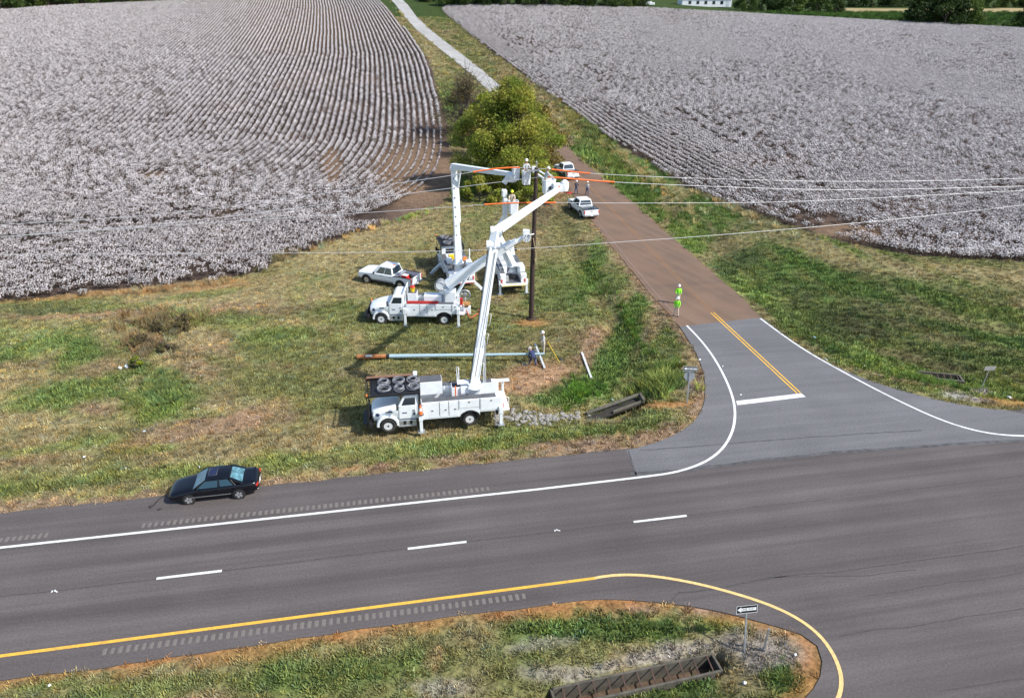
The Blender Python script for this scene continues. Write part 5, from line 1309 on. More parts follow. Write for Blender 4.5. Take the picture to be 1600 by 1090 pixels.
def make_coil(b, c, r, n=4, tilt=0):
    for k in range(n):
        rr = r * random.uniform(.62, 1.08); cc = Vector(c) + Vector((random.uniform(-.04, .04), random.uniform(-.04, .04), k * .035))
        b.tube([cc + Vector((rr * math.cos(t), rr * math.sin(t), .02 * math.sin(3 * t + k))) for t in [2 * math.pi * i / 20 for i in range(20)]], .017, 5, closed=True)
    return b
def pole_rack(root, g, coils):
    """rack over the cab and hood with coils of cable"""
    x0, x1 = g['xr'] - .12, g['fx'] + 1.25; z = 2.78
    b = MB()
    for s in (-1, 1):
        b.bar((x0, s * 1.12, z), (x1, s * 1.12, z), .09, .12); b.bar((x0 + .02, s * 1.12, 1.1), (x0 + .02, s * 1.12, z), .09); b.bar((x1 - .05, s * 1.0, .72), (x1 - .05, s * 1.10, z), .05)
    for k in range(9): xx = x0 + (x1 - x0) * k / 8; b.bar((xx, -1.12, z), (xx, 1.12, z), .06, .05)
    for k in range(-2, 3): b.bar((x0, k * .36, z - .02), (x1, k * .36, z - .02), .03, .03)
    b.box(((x0 + x1) / 2 - .1, 0, z - .03), (x1 - x0 - .3, 2.1, .015))
    rk = b.build('cab_rack', M['black'], root)
    for s in (-1, 1): MB().lathe([(.06, 0), (.06, .10), (.03, .13)], (x1 - .05, s * 1.1, z + .06), (0, 0, 1), 10).build('beacon', M['amber'], root)
    for i, (u, v) in enumerate(coils):
        c = MB(); make_coil(c, (x0 + (x1 - x0) * u, v, z + .06), .40, 6); c.build('cable_coil', M['hose'], root)
    return rk
# ------------------------------------------------------------------ the trucks
TA, ga = line_truck((-5.53, 40.91, -.05), math.pi + R(10), 'white bucket truck with cable coils on its cab rack, parked nearest the highway', 'guard', body_top=2.10)
# rack with six coils, jack legs, boxes
pole_rack(TA, ga, [(.10, .45), (.38, .45), (.66, .45), (.10, -.5), (.38, -.5), (.66, -.5)])
MB().cyl((ga['fx'] + 1.2, -1.02, 2.98), (ga['xr'] + .2, -1.0, 2.98), .09, n=10).build('rolled_screen', mat('brown_leather_roll', (.22, .12, .08), .8, var=.3), TA)
MB().box((ga['fx'] - 1.95, -1.08, 3.02), (.28, .3, .22)).build('spot_light', M['signwhite'], TA, bevel=.03)
outrigger(TA, ga['x1'] + .08, 1, 1.38); outrigger(TA, ga['x1'] + .08, -1, 1.38); outrigger(TA, ga['x0'] + .15, 1, 1.30); outrigger(TA, ga['x0'] + .15, -1, 1.30)
MB().box((ga['x1'] - .75, -.55, 2.35), (1.45, .9, .95)).build('tool_cabinet', M['white'], TA, bevel=.02)
MB().box((ga['x1'] - .75, -.55, 2.835), (1.40, .85, .02)).build('cabinet_top', M['deck'], TA)
MB().box((ga['x1'] - 2.55, -.3, 1.9), (.95, .7, .9)).build('bed_bin', M['boom'], TA, bevel=.02)
MB().box((ga['x1'] - 2.55, -.3, 2.356), (.85, .6, .012)).build('bin_mouth', M['black'], TA)
MB().cyl((ga['x1'] - 2.3, .3, 1.2), (ga['x1'] - 2.3, .3, 2.6), .04).build('warning_flag_pole', M['orange'], TA)
MB().box((ga['x0'] + 1.25, .95, 1.98), (1.55, .52, .24)).build('boom_cradle_tray', M['deck'], TA)
q = MB(); q.bar((ga['x0'] - .1, .3, 1.1), (ga['x0'] - .1, .3, 2.75), .10); q.box((ga['x0'] - .1, .3, 2.78), (.9, .34, .07)); q.build('boom_rest', M['white'], TA, bevel=.02)
tx = -3.10
turret(TA, tx, -.1, 1.15, 2.55, .5)
tb = MB(); tb.box((tx + .55, -.1, 2.15), (.7, .55, .5)); tb.box((tx + .75, -.1, 2.65), (.75, .45, .10)); tb.tube([(tx + 1.08, -.28, 2.7), (tx + 1.12, -.28, 3.7), (tx + 1.0, -.1, 3.75), (tx + 1.0, -.1, 2.7)], .035, 6); tb.build('control_seat', M['white'], TA)
cA = MB(); cA.cyl((tx + .2, -.45, 2.35), (tx + .2, .3, 2.35), .24, n=16); cA.build('boom_pivot', M['boom'], TA)
baseA = wrl(TA, (tx, -.1, 2.35)); elbA = Vector(AY(771, 384, 43.2)); topA = Vector(AY(876, 293, 55.2))
LB = lambda T, P: loc(T, P)
boom_bar('lower_boom', TA, LB(TA, baseA), LB(TA, elbA), .40, .50, .52, .54)
mA = baseA.lerp(elbA, .28); boom_bar('boom_sleeve', TA, LB(TA, baseA), LB(TA, mA), .48, .58, .48, .58, M['white'])
hy = MB(); hy.cyl(LB(TA, baseA + Vector((.7, .2, .1))), LB(TA, baseA.lerp(elbA, .33) + Vector((.28, 0, 0))), .10, .08); hy.build('lift_cylinder', M['alu'], TA)
hz = MB(); hz.tube([LB(TA, baseA + Vector((-.27, -.2, .3))), LB(TA, baseA.lerp(elbA, .5) + Vector((-.30, -.25, 0))), LB(TA, elbA + Vector((-.34, -.28, -.2)))], .028, 6); hz.tube([LB(TA, baseA + Vector((.1, -.34, .8))), LB(TA, baseA.lerp(elbA, .5) + Vector((.1, -.34, 0))), LB(TA, elbA + Vector((.12, -.34, -.3)))], .02, 6); hz.build('hydraulic_hose', M['black'], TA)
kA = elbA + Vector((.18, .35, .85)); kn = MB()
kn.bar(LB(TA, elbA - Vector((0, 0, .15))), LB(TA, kA), .54, .66, .46, .60); kn.cyl(LB(TA, elbA + Vector((-.42, 0, .05))), LB(TA, elbA + Vector((.42, 0, .05))), .30, n=18); kn.cyl(LB(TA, kA + Vector((-.36, 0, 0))), LB(TA, kA + Vector((.36, 0, 0))), .30, n=18); kn.build('elbow', M['boom'], TA, bevel=.02)
pn = MB(); pn.cyl(LB(TA, kA + Vector((-.40, -.16, 0))), LB(TA, kA + Vector((.40, -.16, 0))), .09, n=12); pn.build('elbow_pin', M['black'], TA)
boom_bar('upper_boom', TA, LB(TA, kA), LB(TA, topA), .46, .46, .30, .32)
for t in (.1, .32, .46):
    a_ = baseA.lerp(elbA, t) + Vector((.34, -.3, 0)); c_ = baseA.lerp(elbA, t + .08) + Vector((.34, -.3, 0)); h_ = MB(); h_.tube([LB(TA, a_), LB(TA, a_ + Vector((.12, -.05, 0))), LB(TA, c_ + Vector((.12, -.05, 0))), LB(TA, c_)], .018, 6); h_.build('boom_bracket', M['white'], TA)
bk = Vector(AY(857, 302, 55.6)); b = MB(); make_bucket(b, LB(TA, bk), R(8), .95, .62, 1.10); b.build('bucket', M['boom'], TA)
e_ = MB(); e_.box(LB(TA, bk + Vector((.1, -.34, .5))), (.14, .03, .26)); e_.build('bucket_decal', M['black'], TA)
hd = MB(); hd.cyl(LB(TA, topA + Vector((.05, -.25, 0))), LB(TA, topA + Vector((.05, .35, 0))), .30, n=16); hd.box(LB(TA, topA + Vector((-.3, .1, .05))), (.6, .4, .5)); hd.lathe([(.30, -.35), (.34, 0), (.30, .3), (.12, .46)], LB(TA, topA + Vector((.30, .1, .1))), (0, 0, 1), 14); hd.build('bucket_mount', M['boom'], TA, bevel=.02)
MB().bar(LB(TA, kA.lerp(topA, .955) + Vector((0, -.17, .12))), LB(TA, kA.lerp(topA, .985) + Vector((0, -.17, .12))), .14, .16).build('boom_marker', M['orange'], TA)

TB, gb = line_truck((-8.45, 56.95, -.05), math.pi, 'white digger derrick truck with red ladder, its boom reaching to the standing pole', 'plain2', body_top=1.95, body_l=4.45, wb=5.35)
outrigger(TB, gb['x1'] + .1, 1, 1.42, h0=1.5); outrigger(TB, gb['x0'] + .05, 1, 1.42, h0=1.5); outrigger(TB, gb['x1'] + .1, -1, 1.42); outrigger(TB, gb['x0'] + .05, -1, 1.42)
lad = MB(); lz = 2.02
for yy in (.80, 1.14): lad.bar((gb['x1'] - .05, yy, lz), (gb['x1'] - 2.7, yy, lz), .06, .09)
for k in range(9): xx = gb['x1'] - .2 - k * .3; lad.cyl((xx, .8, lz), (xx, 1.14, lz), .025, n=6)
lad.build('ladder', M['red'], TB)
bb = MB(); bb.box((gb['x1'] - .42, -.2, 1.95), (.8, .8, 1.1)); bb.build('tool_cabinet', M['white'], TB, bevel=.02); MB().box((gb['x1'] - .42, -.2, 2.51), (.74, .74, .02)).build('cabinet_top', M['deck'], TB)
bb = MB(); bb.box((gb['x1'] - 2.2, .1, 1.9), (1.5, .9, 1.0)); bb.build('bed_bin', M['white'], TB, bevel=.02)
rr3 = MB()
for s in (-1, 1): rr3.bar((gb['xr'] - .1, s * .8, 1.2), (gb['xr'] - .1, s * .8, 3.0), .09)
rr3.bar((gb['xr'] - .1, -1.0, 3.0), (gb['xr'] - .1, 1.0, 3.0), .09); rr3.build('headache_rack', M['white'], TB)
bB = Vector((-5.55, 57.0, 3.15)); turret(TB, *loc(TB, (-5.6, 57.0, 0))[:2], 1.15, 2.9, .55)
ct = MB(); ct.box(loc(TB, (-5.25, 56.7, 2.35)), (.9, 1.0, .95)); ct.cyl(loc(TB, (-6.1, 56.55, 3.25)), loc(TB, (-6.1, 57.35, 3.25)), .36, n=16); ct.build('winch_housing', M['white'], TB, bevel=.03)
wd = MB(); wd.cyl(loc(TB, (-6.1, 56.65, 3.25)), loc(TB, (-6.1, 57.25, 3.25)), .39, n=16); wd.tube([loc(TB, (-6.1 + .46 * math.cos(t), 56.5, 3.25 + .46 * math.sin(t))) for t in np.linspace(0, 6.0, 16)], .03, 6); wd.build('winch_drum', M['grey'], TB)
mB = Vector(AY(800, 380, 57.1)); tB = Vector(AY(822, 368, 57.15))
boom_bar('lower_boom', TB, loc(TB, bB), loc(TB, mB), .62, .80, .52, .58)
boom_bar('upper_boom', TB, loc(TB, bB.lerp(mB, .8)), loc(TB, tB), .30, .34, .28, .30)
hb = MB(); hb.bar(loc(TB, mB + Vector((-.55, 0, -.35))), loc(TB, mB + Vector((.35, 0, .25))), .66, .30); hb.build('boom_collar', M['white'], TB, bevel=.02)
tp = MB(); tp.cyl(loc(TB, tB + Vector((.05, -.35, -.1))), loc(TB, tB + Vector((.05, .3, -.1))), .34, n=16); tp.box(loc(TB, tB + Vector((.0, 0, .3))), (.55, .4, .4)); tp.build('boom_head', M['boom'], TB, bevel=.03)
cl = MB()
for s in (-1, 1): cl.tube([loc(TB, tB + Vector((.15, s * .3, .2))), loc(TB, tB + Vector((.35, s * .42, .2))), loc(TB, tB + Vector((.62, s * .18, .2)))], .05, 6)
cl.build('pole_claw', M['white'], TB)
fc = MB()
for k in range(6): t = k / 6 * 6.28; fc.box(loc(TB, tB + Vector((.05 + .2 * math.cos(t), -.36, -.1 + .2 * math.sin(t)))), (.07, .02, .07))
fc.build('sheave_holes', M['black'], TB)
hl = MB()
for dy in (-.3, .3): hl.cyl(loc(TB, (-4.9, 57 + dy, 2.0)), loc(TB, bB.lerp(mB, .33) + Vector((0, dy * .8, -.3))), .11, .09, n=10)
hl.build('lift_cylinder', M['boom'], TB)
re = MB(); re.tube([loc(TB, (-4.0 + .42 * math.cos(t), 56.3, 2.55 + .42 * math.sin(t))) for t in np.linspace(0, 6.28, 20)[:-1]], .07, 8, closed=True); re.cyl(loc(TB, (-4.0, 56.1, 2.55)), loc(TB, (-4.0, 56.5, 2.55)), .16, n=12)
for k in range(5): t = k * 1.2566; re.bar(loc(TB, (-4.0, 56.3, 2.55)), loc(TB, (-4.0 + .4 * math.cos(t), 56.3, 2.55 + .4 * math.sin(t))), .05)
re.build('rope_reel', M['galv'], TB)
cy = MB(); cy.cyl(loc(TB, (-4.25, 56.2, 1.75)), loc(TB, (-3.7, 56.2, 1.75)), .24, n=14); cy.cyl(loc(TB, (-4.1, 56.8, 1.5)), loc(TB, (-3.6, 56.8, 1.5)), .2, n=12); cy.build('rope_bundle', mat('tan_rope', (.42, .22, .08), .9, var=.4, scale=12), TB)
MB().box(loc(TB, (-3.85, 56.3, 1.2)), (.6, .5, .6)).build('tail_box', M['white'], TB, bevel=.02)
MB().box(loc(TB, (-4.28, 55.72, 2.2)), (.22, .18, .62)).build('warning_panel', M['red'], TB, bevel=.02)

TC, gc_ = line_truck((-5.9, 67.9, -.05), R(104), 'white bucket truck with black cab rack, its tall boom folding over the pole top', 'plain3', body_top=2.0)
pole_rack(TC, gc_, [(.2, .4), (.45, -.3), (.7, .4)])
outrigger(TC, gc_['x1'] + .1, 1, 2.1, 'aframe'); outrigger(TC, gc_['x1'] + .1, -1, 2.1, 'aframe'); outrigger(TC, gc_['x0'] + .1, 1, 1.9, 'aframe'); outrigger(TC, gc_['x0'] + .1, -1, 1.9, 'aframe')
turret(TC, -3.0, 0, 1.15, 2.5, .45)
baC = wrl(TC, (-3.0, 0, 2.2)); elC = Vector(AY(709, 262, 65.4)); tipC = Vector(AY(798, 272, 59.6))
boom_bar('lower_boom', TC, loc(TC, baC), loc(TC, elC), .54, .62, .50, .52)
boom_bar('boom_sleeve', TC, loc(TC, baC), loc(TC, baC.lerp(elC, .3)), .66, .72, .62, .68, M['white'])
kC = MB(); kC.cyl(loc(TC, elC + Vector((0, -.36, 0))), loc(TC, elC + Vector((0, .36, 0))), .33, n=18); kC.build('elbow', M['boom'], TC)
boom_bar('upper_boom', TC, loc(TC, elC + Vector((-.1, 0, .12))), loc(TC, tipC), .46, .52, .34, .34)
lk = MB(); lk.cyl(loc(TC, baC.lerp(elC, .80) + Vector((.30, -.1, 0))), loc(TC, elC.lerp(tipC, .10) + Vector((.1, -.1, -.25))), .10, n=8); lk.bar(loc(TC, baC.lerp(elC, .93) + Vector((.05, -.1, 0))), loc(TC, elC.lerp(tipC, .12) + Vector((.05, -.1, -.4))), .12); lk.cyl(loc(TC, baC.lerp(elC, .45) + Vector((.36, -.05, 0))), loc(TC, baC.lerp(elC, .82) + Vector((.32, -.05, 0))), .07, n=8); lk.build('elbow_link', M['boom'], TC)
for t in np.linspace(.12, .9, 9):
    c_ = baC.lerp(elC, t); MB().box(loc(TC, c_ + Vector((-.02, -.29, 0))), (.06, .10, .10)).build('boom_bolt', M['black'], TC)
mtC = MB(); mtC.lathe([(.12, -.4), (.40, -.34), (.44, 0), (.40, .3), (.1, .38)], loc(TC, tipC + Vector((.1, -.05, -.25))), (0, 0, 1), 16); mtC.bar(loc(TC, tipC), loc(TC, tipC + Vector((-.55, 0, -.75))), .45, .4); mtC.build('bucket_mount', M['boom'], TC, bevel=.02)
bkC = Vector(AY(822, 288, 58.9)); b = MB(); make_bucket(b, loc(TC, bkC), R(-104 + 10), .66, .66, 1.12); b.build('bucket', M['boom'], TC)
ar = MB(); ar.tube([loc(TC, tipC + Vector((.3, 0, -.3))), loc(TC, tipC.lerp(bkC, .5) + Vector((0, .1, .2))), loc(TC, bkC + Vector((-.2, .25, .35)))], .09, 8); ar.build('bucket_arm', M['black'], TC)
b = MB(); make_bucket(b, loc(TC, bkC + Vector((-.85, .45, .25))), R(-104 + 10), .6, .6, 1.0); b.build('bucket', M['boom'], TC)
jb = MB(); jb.cyl(loc(TC, AY(833, 268, 58.2)), loc(TC, AY(851, 280, 57.4)), .09, n=8); jb.cyl(loc(TC, AY(838, 264, 58.4)), loc(TC, AY(858, 277, 57.6)), .07, n=8); jb.box(loc(TC, AY(834, 263, 58.4)), (.28, .3, .3)); jb.bar(loc(TC, bkC + Vector((.25, .1, .95))), loc(TC, AY(834, 265, 58.3)), .10); jb.build('jib_arm', M['boom'], TC)
MB().box(loc(TC, wrl(TC, (-1.0, .2, 2.15))), (.5, .8, .42)).build('tool_box', M['yellow'], TC, bevel=.04)
MB().lathe([(.16, 0), (.18, .4), (.02, .45)], (-1.75, -.05, 1.2), (0, 0, 1), 12).build('fuel_can', M['red'], TC)
for k, (x, y, z, sx, sy, sz, m) in enumerate([(-2.1, .75, 2.2, .8, .5, .4, 'white'), (-4.1, .6, 1.4, .6, .8, .5, 'white'), (-4.3, -.55, 1.5, .5, .6, .7, 'grey'), (-3.6, -.85, 2.2, .7, .4, .4, 'white'), (-1.7, -.8, 2.15, .9, .4, .3, 'grey'), (-4.6, .1, 1.4, .4, .5, .5, 'wood')]):
    MB().box((x, y, z), (sx, sy, sz)).build('bed_gear', M[m], TC, bevel=.03)
tp_ = MB(); tp_.box((-3.0, -1.0, 2.35), (.8, .5, .12)); tp_.tube([(-2.75, -1.1, 2.4), (-2.75, -1.1, 3.5), (-3.0, -1.1, 3.5), (-3.0, -1.1, 2.4)], .035, 6); tp_.build('control_seat', M['white'], TC)
MB().lathe([(.2, 0), (.2, .25), (.05, .3)], (-2.6, -.7, 2.35), (0, 0, 1), 12).build('amber_beacon', M['amber'], TC)

TD, gd = line_truck((-.75, 67.5, -.05), R(100), 'white bucket truck with yellow striped tail behind the wooden pole', 'yellowtail', body_top=1.95)
outrigger(TD, gd['x0'] + .1, 1, 1.25); outrigger(TD, gd['x0'] + .1, -1, 1.25)
turret(TD, -2.4, -.35, 1.15, 2.2, .42)
baD = wrl(TD, (-2.4, -.35, 2.0)); elD = Vector(AY(776, 362, 63.2)); tiD = Vector(AY(790, 336, 61.5))
boom_bar('lower_boom', TD, loc(TD, baD), loc(TD, elD), .50, .52, .42, .44); 
cyD = MB(); cyD.cyl(loc(TD, baD + Vector((-.4, -.1, -.2))), loc(TD, baD.lerp(elD, .6) + Vector((-.25, -.1, -.2))), .10, n=10); cyD.build('lift_cylinder', M['boom'], TD)
kD = MB(); kD.cyl(loc(TD, elD + Vector((-.1, -.32, 0))), loc(TD, elD + Vector((-.1, .32, 0))), .30, n=16); kD.build('elbow', M['grey'], TD)
boom_bar('upper_boom', TD, loc(TD, elD), loc(TD, tiD), .42, .44, .36, .36)
mt = MB(); mt.box(loc(TD, tiD + Vector((-.05, 0, .7))), (.42, .4, 1.5)); mt.box(loc(TD, Vector(AY(788, 302, 61.3))), (.6, .4, .6)); mt.build('bucket_mount', M['boom'], TD, bevel=.04)
bkD = Vector(AY(802, 334, 61.0)); b = MB(); make_bucket(b, loc(TD, bkD), R(-100 + 10), .82, .7, 1.15); b.build('bucket', M['boom'], TD)
lad = MB()
for yy in (.72, 1.05): lad.bar((gd['x1'] - .1, yy, 2.02), (gd['x0'] + 1.2, yy, 2.02), .05, .08)
for k in range(11): lad.cyl((gd['x1'] - .2 - k * .34, .72, 2.02), (gd['x1'] - .2 - k * .34, 1.05, 2.02), .022, n=6)
lad.build('ladder', M['alu'], TD)
cw = MB(); make_coil(cw, (-3.75, -.1, 1.25), .48, 7); make_coil(cw, (-3.7, .05, 1.4), .40, 5); cw.build('hose_coil', M['black'], TD)
MB().box((-3.6, -.92, 2.0), (1.3, .5, .9)).build('bed_bin', M['white'], TD, bevel=.03)
for k, (x, y, z, sx, sy, sz, m) in enumerate([(-1.2, .3, 1.6, .5, .5, .5, 'white'), (-2.9, .55, 1.7, .45, .4, .6, 'white'), (-.4, -.5, 1.7, .8, .7, .8, 'grey'), (-4.3, .7, 1.4, .5, .6, .5, 'alu')]): MB().box((x, y, z), (sx, sy, sz)).build('bed_gear', M[m], TD, bevel=.03)
st = MB()
for s in (-.85, -.2, .3, .95): st.box((gd['x0'] - .24, s, 1.126), (.16, .28, .012))
st.build('hazard_stripe', M['yellow'], TD)

for T_, g_ in ((TA, ga), (TB, gb)):
    lg = MB(); lg.lathe([(.0, .0), (.13, .0), (.13, .012)], (g_['fx'] + .62, .93, 1.28), (.25, 1, 0), 14); lg.build('hood_badge', M['navy'], T_)
    lg = MB(); lg.box((g_['fx'] - 1.1, 1.128, 1.40), (.30, .012, .07)); lg.build('door_mark', M['navy'], T_)
# pickups and the sedan
PKL = make_pickup((-11.9, 65.3, -.05), R(157), 'white crew pickup with red box in its bed, parked on grass beside the trucks', True)
MB().box((-1.75, -.1, .85), (.55, .5, .4)).build('cooler', M['red'], PKL, bevel=.03); MB().box((-1.75, -.1, 1.07), (.5, .45, .04)).build('cooler_lid', M['signwhite'], PKL); MB().box((-2.4, .3, .78), (.6, .5, .25)).build('tool_bag', M['red'], PKL, bevel=.04)
PKR = make_pickup((8.75, 89.5, .0), R(107), 'white pickup half off the brown side road with empty bed')
PKB = make_pickup((7.9, 109.0, .0), R(107), 'white pickup behind the two men standing on the side road')
make_sedan((-16.75, 33.05, .0), math.pi + R(11.5))

# ------------------------------------------------------------------ pole, wires
PX, PY = 1.65, 57.29; ptop = AY(838, 262, 57.3)
pole = empty('utility_pole', (PX, PY, float(H(PX, PY))), 0, 'tall dark brown wooden utility pole standing on the grass', 'utility pole')
lp = lambda P: Vector([float(k) for k in P]) - pole.location
b = MB(); b.tube([(0, 0, -.3), (0, 0, 4), lp(ptop)], [.23, .21, .15], 14); b.build('shaft', M['pole'], pole)
b = MB(); b.box(lp(AY(838, 266, 57.2)), (.5, .12, .14)); b.cyl(lp(ptop), lp(ptop) + Vector((0, 0, .35)), .05, n=8); b.lathe([(.05, 0), (.10, .04), (.05, .1), (.1, .14), (.04, .2)], lp(ptop) + Vector((0, 0, .3)), (0, 0, 1), 10); b.build('insulator', M['galv'], pole)
b = MB(); b.tube([lp(AY(833, 372, 57.05)), lp(AY(836, 388, 57.0)), lp(AY(838, 402, 57.05))], .03, 6); b.box(lp(AY(837, 407, 57.05)), (.16, .1, .25)); b.build('hand_line', mat('manila_rope', (.45, .36, .2), .9), pole)
b = MB(); b.lathe([(.45, 0), (.5, .05), (.3, .12)], (0, 0, -.02), (0, 0, 1), 12); b.build('loose_earth', mat('dark_earth', (.05, .035, .025), .95, var=.4, bump=.6), pole)
nW = np.array([RN[0], RN[1], 0.0])
def wp(px, py, off): return PLN(px, py, np.array([PX, PY, 0]) + nW * off, nW)
WIRES = [('top wire running through the upper rubber covers', [(-30, 353, 1.2), (270, 335, 1.2), (500, 303, 1.2), (702, 275, 1.2), (760, 265, 1.2), (800, 261, 1.2), (860, 264, .6), (922, 272, 0), (1120, 280, 0), (1352, 285, 0), (1630, 278, 0)], [(739, 812), (862, 922)]),
         ('wire ending on top of the wooden pole', [(-30, 372, 0), (270, 350, 0), (585, 309, 0), (706, 294, 0), (838, 277, 0), (856, 276, -1.4), (900, 280, -1.6), (961, 285, -1.6), (1150, 293, -1.6), (1332, 298, -1.6), (1630, 290, -1.6)], [(856, 960)]),
         ('wire held beside the lower bucket', [(-30, 372, .6), (270, 352, .6), (450, 340, .6), (702, 324, .6), (760, 319, .6), (830, 316, .6), (940, 317.5, .6), (1100, 317, .6), (1229, 316, .6), (1394, 308, .6), (1630, 296, .6)], [(757, 868)]),
         ('lowest cable crossing the pole at half height', [(-30, 398, -.4), (270, 396, -.4), (500, 395, -.4), (675, 393, -.4), (836, 388, -.4), (940, 380, -.4), (1100, 369, -.4), (1270, 355, -.4), (1435, 339, -.4), (1630, 317, -.4)], [])]
for lab, pts, covers in WIRES:
    w3 = np.array([wp(*p) for p in pts]); w3 = smooth(w3, 1.0, 2)
    wo_ = MB(); wo_.tube(w3, .018, 6); tag(wo_.build('power_line', M['wire']), 'thin pale ' + lab, 'wire', 'overhead wires')
    wpx, _ = proj(w3[:, 0], w3[:, 1], w3[:, 2])
    for k, (a_, c_) in enumerate(covers):
        xs_ = np.linspace(a_, c_, 40); cp_ = np.stack([np.interp(xs_, wpx, w3[:, i]) for i in range(3)], 1)
        cv = MB(); cv.tube(cp_, [.062 if 1 < i < 38 else .075 for i in range(40)], 8)
        tag(cv.build('line_cover', M['orange']), 'orange rubber cover on the ' + lab if len(covers) == 1 else 'orange rubber cover on the top wire ' + ('along the folded upper boom' if k == 0 else 'over the side road'), 'line cover', 'orange rubber line covers')

# new pole lying on the grass
e0_, e1_ = G(558, 556, .22), G(851, 552, .75); np_root = empty('new_pole', (float(e0_[0]), float(e0_[1]), 0), 0, 'long pale blue grey pole lying on the grass with orange brown butt', 'pole')
L0 = Vector((0, 0, .16)); L1 = Vector((float(e1_[0] - e0_[0]), float(e1_[1] - e0_[1]), .72)); fr_ = .168
b = MB(); b.cyl(L0.lerp(L1, fr_ + .003), L1, .165, .085, n=16); b.build('shaft', M['newpole'], np_root)
b = MB(); b.cyl(L0, L0.lerp(L1, fr_ - .006), .185, .165, n=16); b.build('butt', M['butt'], np_root)
b = MB(); b.cyl(L0.lerp(L1, fr_ - .01), L0.lerp(L1, fr_ + .006), .175, .172, n=16); b.build('collar', M['black'], np_root)
b = MB(); b.box(L0.lerp(L1, .065) + Vector((0, -.13, .12)), (.5, .12, .1)); b.build('tag_plate', M['signwhite'], np_root)
sh = empty('saw_horse', G(838, 560), R(-60), 'grey steel stand holding up the thin end of the pale pole', 'stand')
b = MB()
for s in (-1, 1):
    b.bar((s * .45, -.3, 0), (s * .1, 0, .60), .06); b.bar((s * .45, .3, 0), (s * .1, 0, .60), .06)
b.bar((-.3, 0, .60), (.3, 0, .60), .09); b.build('frame', M['galv'], sh)
cr = MB(); a_, c_ = G(836, 537, .5), G(851, 575, .06); cr.bar(a_, c_, .14, .12); tag(cr.build('crossarm', mat('pale_grey_beam', (.50, .53, .54), .7, var=.15)), 'pale grey crossarm leaning across the thin end of the lying pole', 'beam')
pl = MB(); a_, c_ = at(909, 553), at(924, 593); pl.bar(Vector(a_) + Vector((0, 0, .12)), Vector(c_) + Vector((0, 0, .10)), .15, .12); tag(pl.build('plank', mat('white_weathered_plank', (.62, .63, .63), .8, var=.2)), 'pale straight plank lying alone on the grass near the ditch', 'plank')
for (p0, p1, r_, lab) in [((856, 534, 1.0), (874, 566, .05), .025, 'yellow measuring stick leaning beside the man in grey'), ((781, 462, .05), (788, 468, .05), .02, 'short yellow stick lying behind the digger truck')]:
    y_ = MB(); y_.cyl(G(*p0), G(*p1), r_, n=6); tag(y_.build('measuring_stick', M['yellow']), lab, 'stick')
sv = MB(); c = at(870, 556); sv.bar(c + [0, 0, .05], c + [.25, -.5, .06], .05, .05); sv.box((c[0] + .3, c[1] - .6, c[2] + .06), (.2, .24, .06)); tag(sv.build('shovel', M['darkcloth']), 'dark shovel lying on the soil beside the yellow stick', 'shovel')

# ------------------------------------------------------------------ cones, mat, buckets
def cone(p, lab):
    r_ = empty('traffic_cone', p, .3, lab, 'traffic cone', 'traffic cones')
    MB().box((0, 0, .02), (.36, .36, .04)).build('base', M['black'], r_, bevel=.01)
    MB().lathe([(.14, .04), (.105, .28)], n=16).build('lower_cone', M['orange'], r_); MB().lathe([(.105, .28), (.07, .48)], n=16).build('reflective_band', M['signwhite'], r_); MB().lathe([(.07, .48), (.03, .70), (.025, .71), (.0, .71)], n=16).build('tip', M['orange'], r_)
cone(wrl(TA, (ga['x1'] + .08, 1.39, 1.25 + .105)), 'orange and white traffic cone on the jack of the coil rack truck')
cone(wrl(TB, (gb['fx'] + 1.12, -.9, .863)), 'orange and white traffic cone on the front bumper of the digger truck')
yb_ = wrl(TB, (gb['x1'] - .42, -.2, 2.52)); r_ = empty('pail', yb_, 0, 'yellow pail with red top standing on the digger truck cabinet', 'pail')
MB().lathe([(.17, 0), (.20, .38)], n=18).build('body', M['yellow'], r_); MB().lathe([(.21, .38), (.21, .5), (.0, .5)], n=18).build('lid', M['red'], r_)
mt_ = MB(); c = G(889, 301.5); mt_.lathe([(.0, .03), (.5, .03), (.52, .0)], (c[0], c[1], .005), (0, 0, 1), 24); tag(mt_.build('round_mat', M['red']), 'flat round red mat on the side road near the two men', 'mat')
ho = MB(); P = [wrl(TB, (gb['x0'] - .3, .6, 1.5)), wrl(TB, (gb['x0'] - .5, .75, 1.7)), wrl(TB, (gb['x0'] - .65, .9, 1.2)), wrl(TB, (gb['x0'] - .9, 1.0, .5)), G(748, 488, .06), G(752, 493, .05), G(747, 483, .05)]
ho.tube(smooth([tuple(p) for p in P], .12, 2), .05, 8); tag(ho.build('hose', mat('rust_orange_hose', (.55, .13, .05), .6, var=.2)), 'rust orange hose hanging from the tail of the digger truck', 'hose')
sp_ = empty('soil_heap', G(858, 300), 0, 'low heap of brown earth beside the side road under the pole top', 'soil heap')
hb_ = MB(); n = 14
vs = [(0, 0, .55)]; 
for k in range(1, 5):
    for i in range(n):
        t = 6.283 * i / n; q_ = k / 4 * (1 + .18 * math.sin(3 * t + 1) + random.uniform(-.06, .06)); vs.append((2.6 * q_ * math.cos(t), 1.7 * q_ * math.sin(t), .55 * (1 - k / 4) ** 1.2 + random.uniform(-.03, .05) - (.1 if k == 4 else 0)))
fs = [(0, 1 + i, 1 + (i + 1) % n) for i in range(n)] + [(1 + k * n + i, 1 + (k + 1) * n + i, 1 + (k + 1) * n + (i + 1) % n, 1 + k * n + (i + 1) % n) for k in range(3) for i in range(n)]
hb_.add(vs, fs, 0, True); hb_.build('earth', mat('brown_earth', (.22, .125, .07), .95, var=.4, bump=.8, bscale=8), sp_)

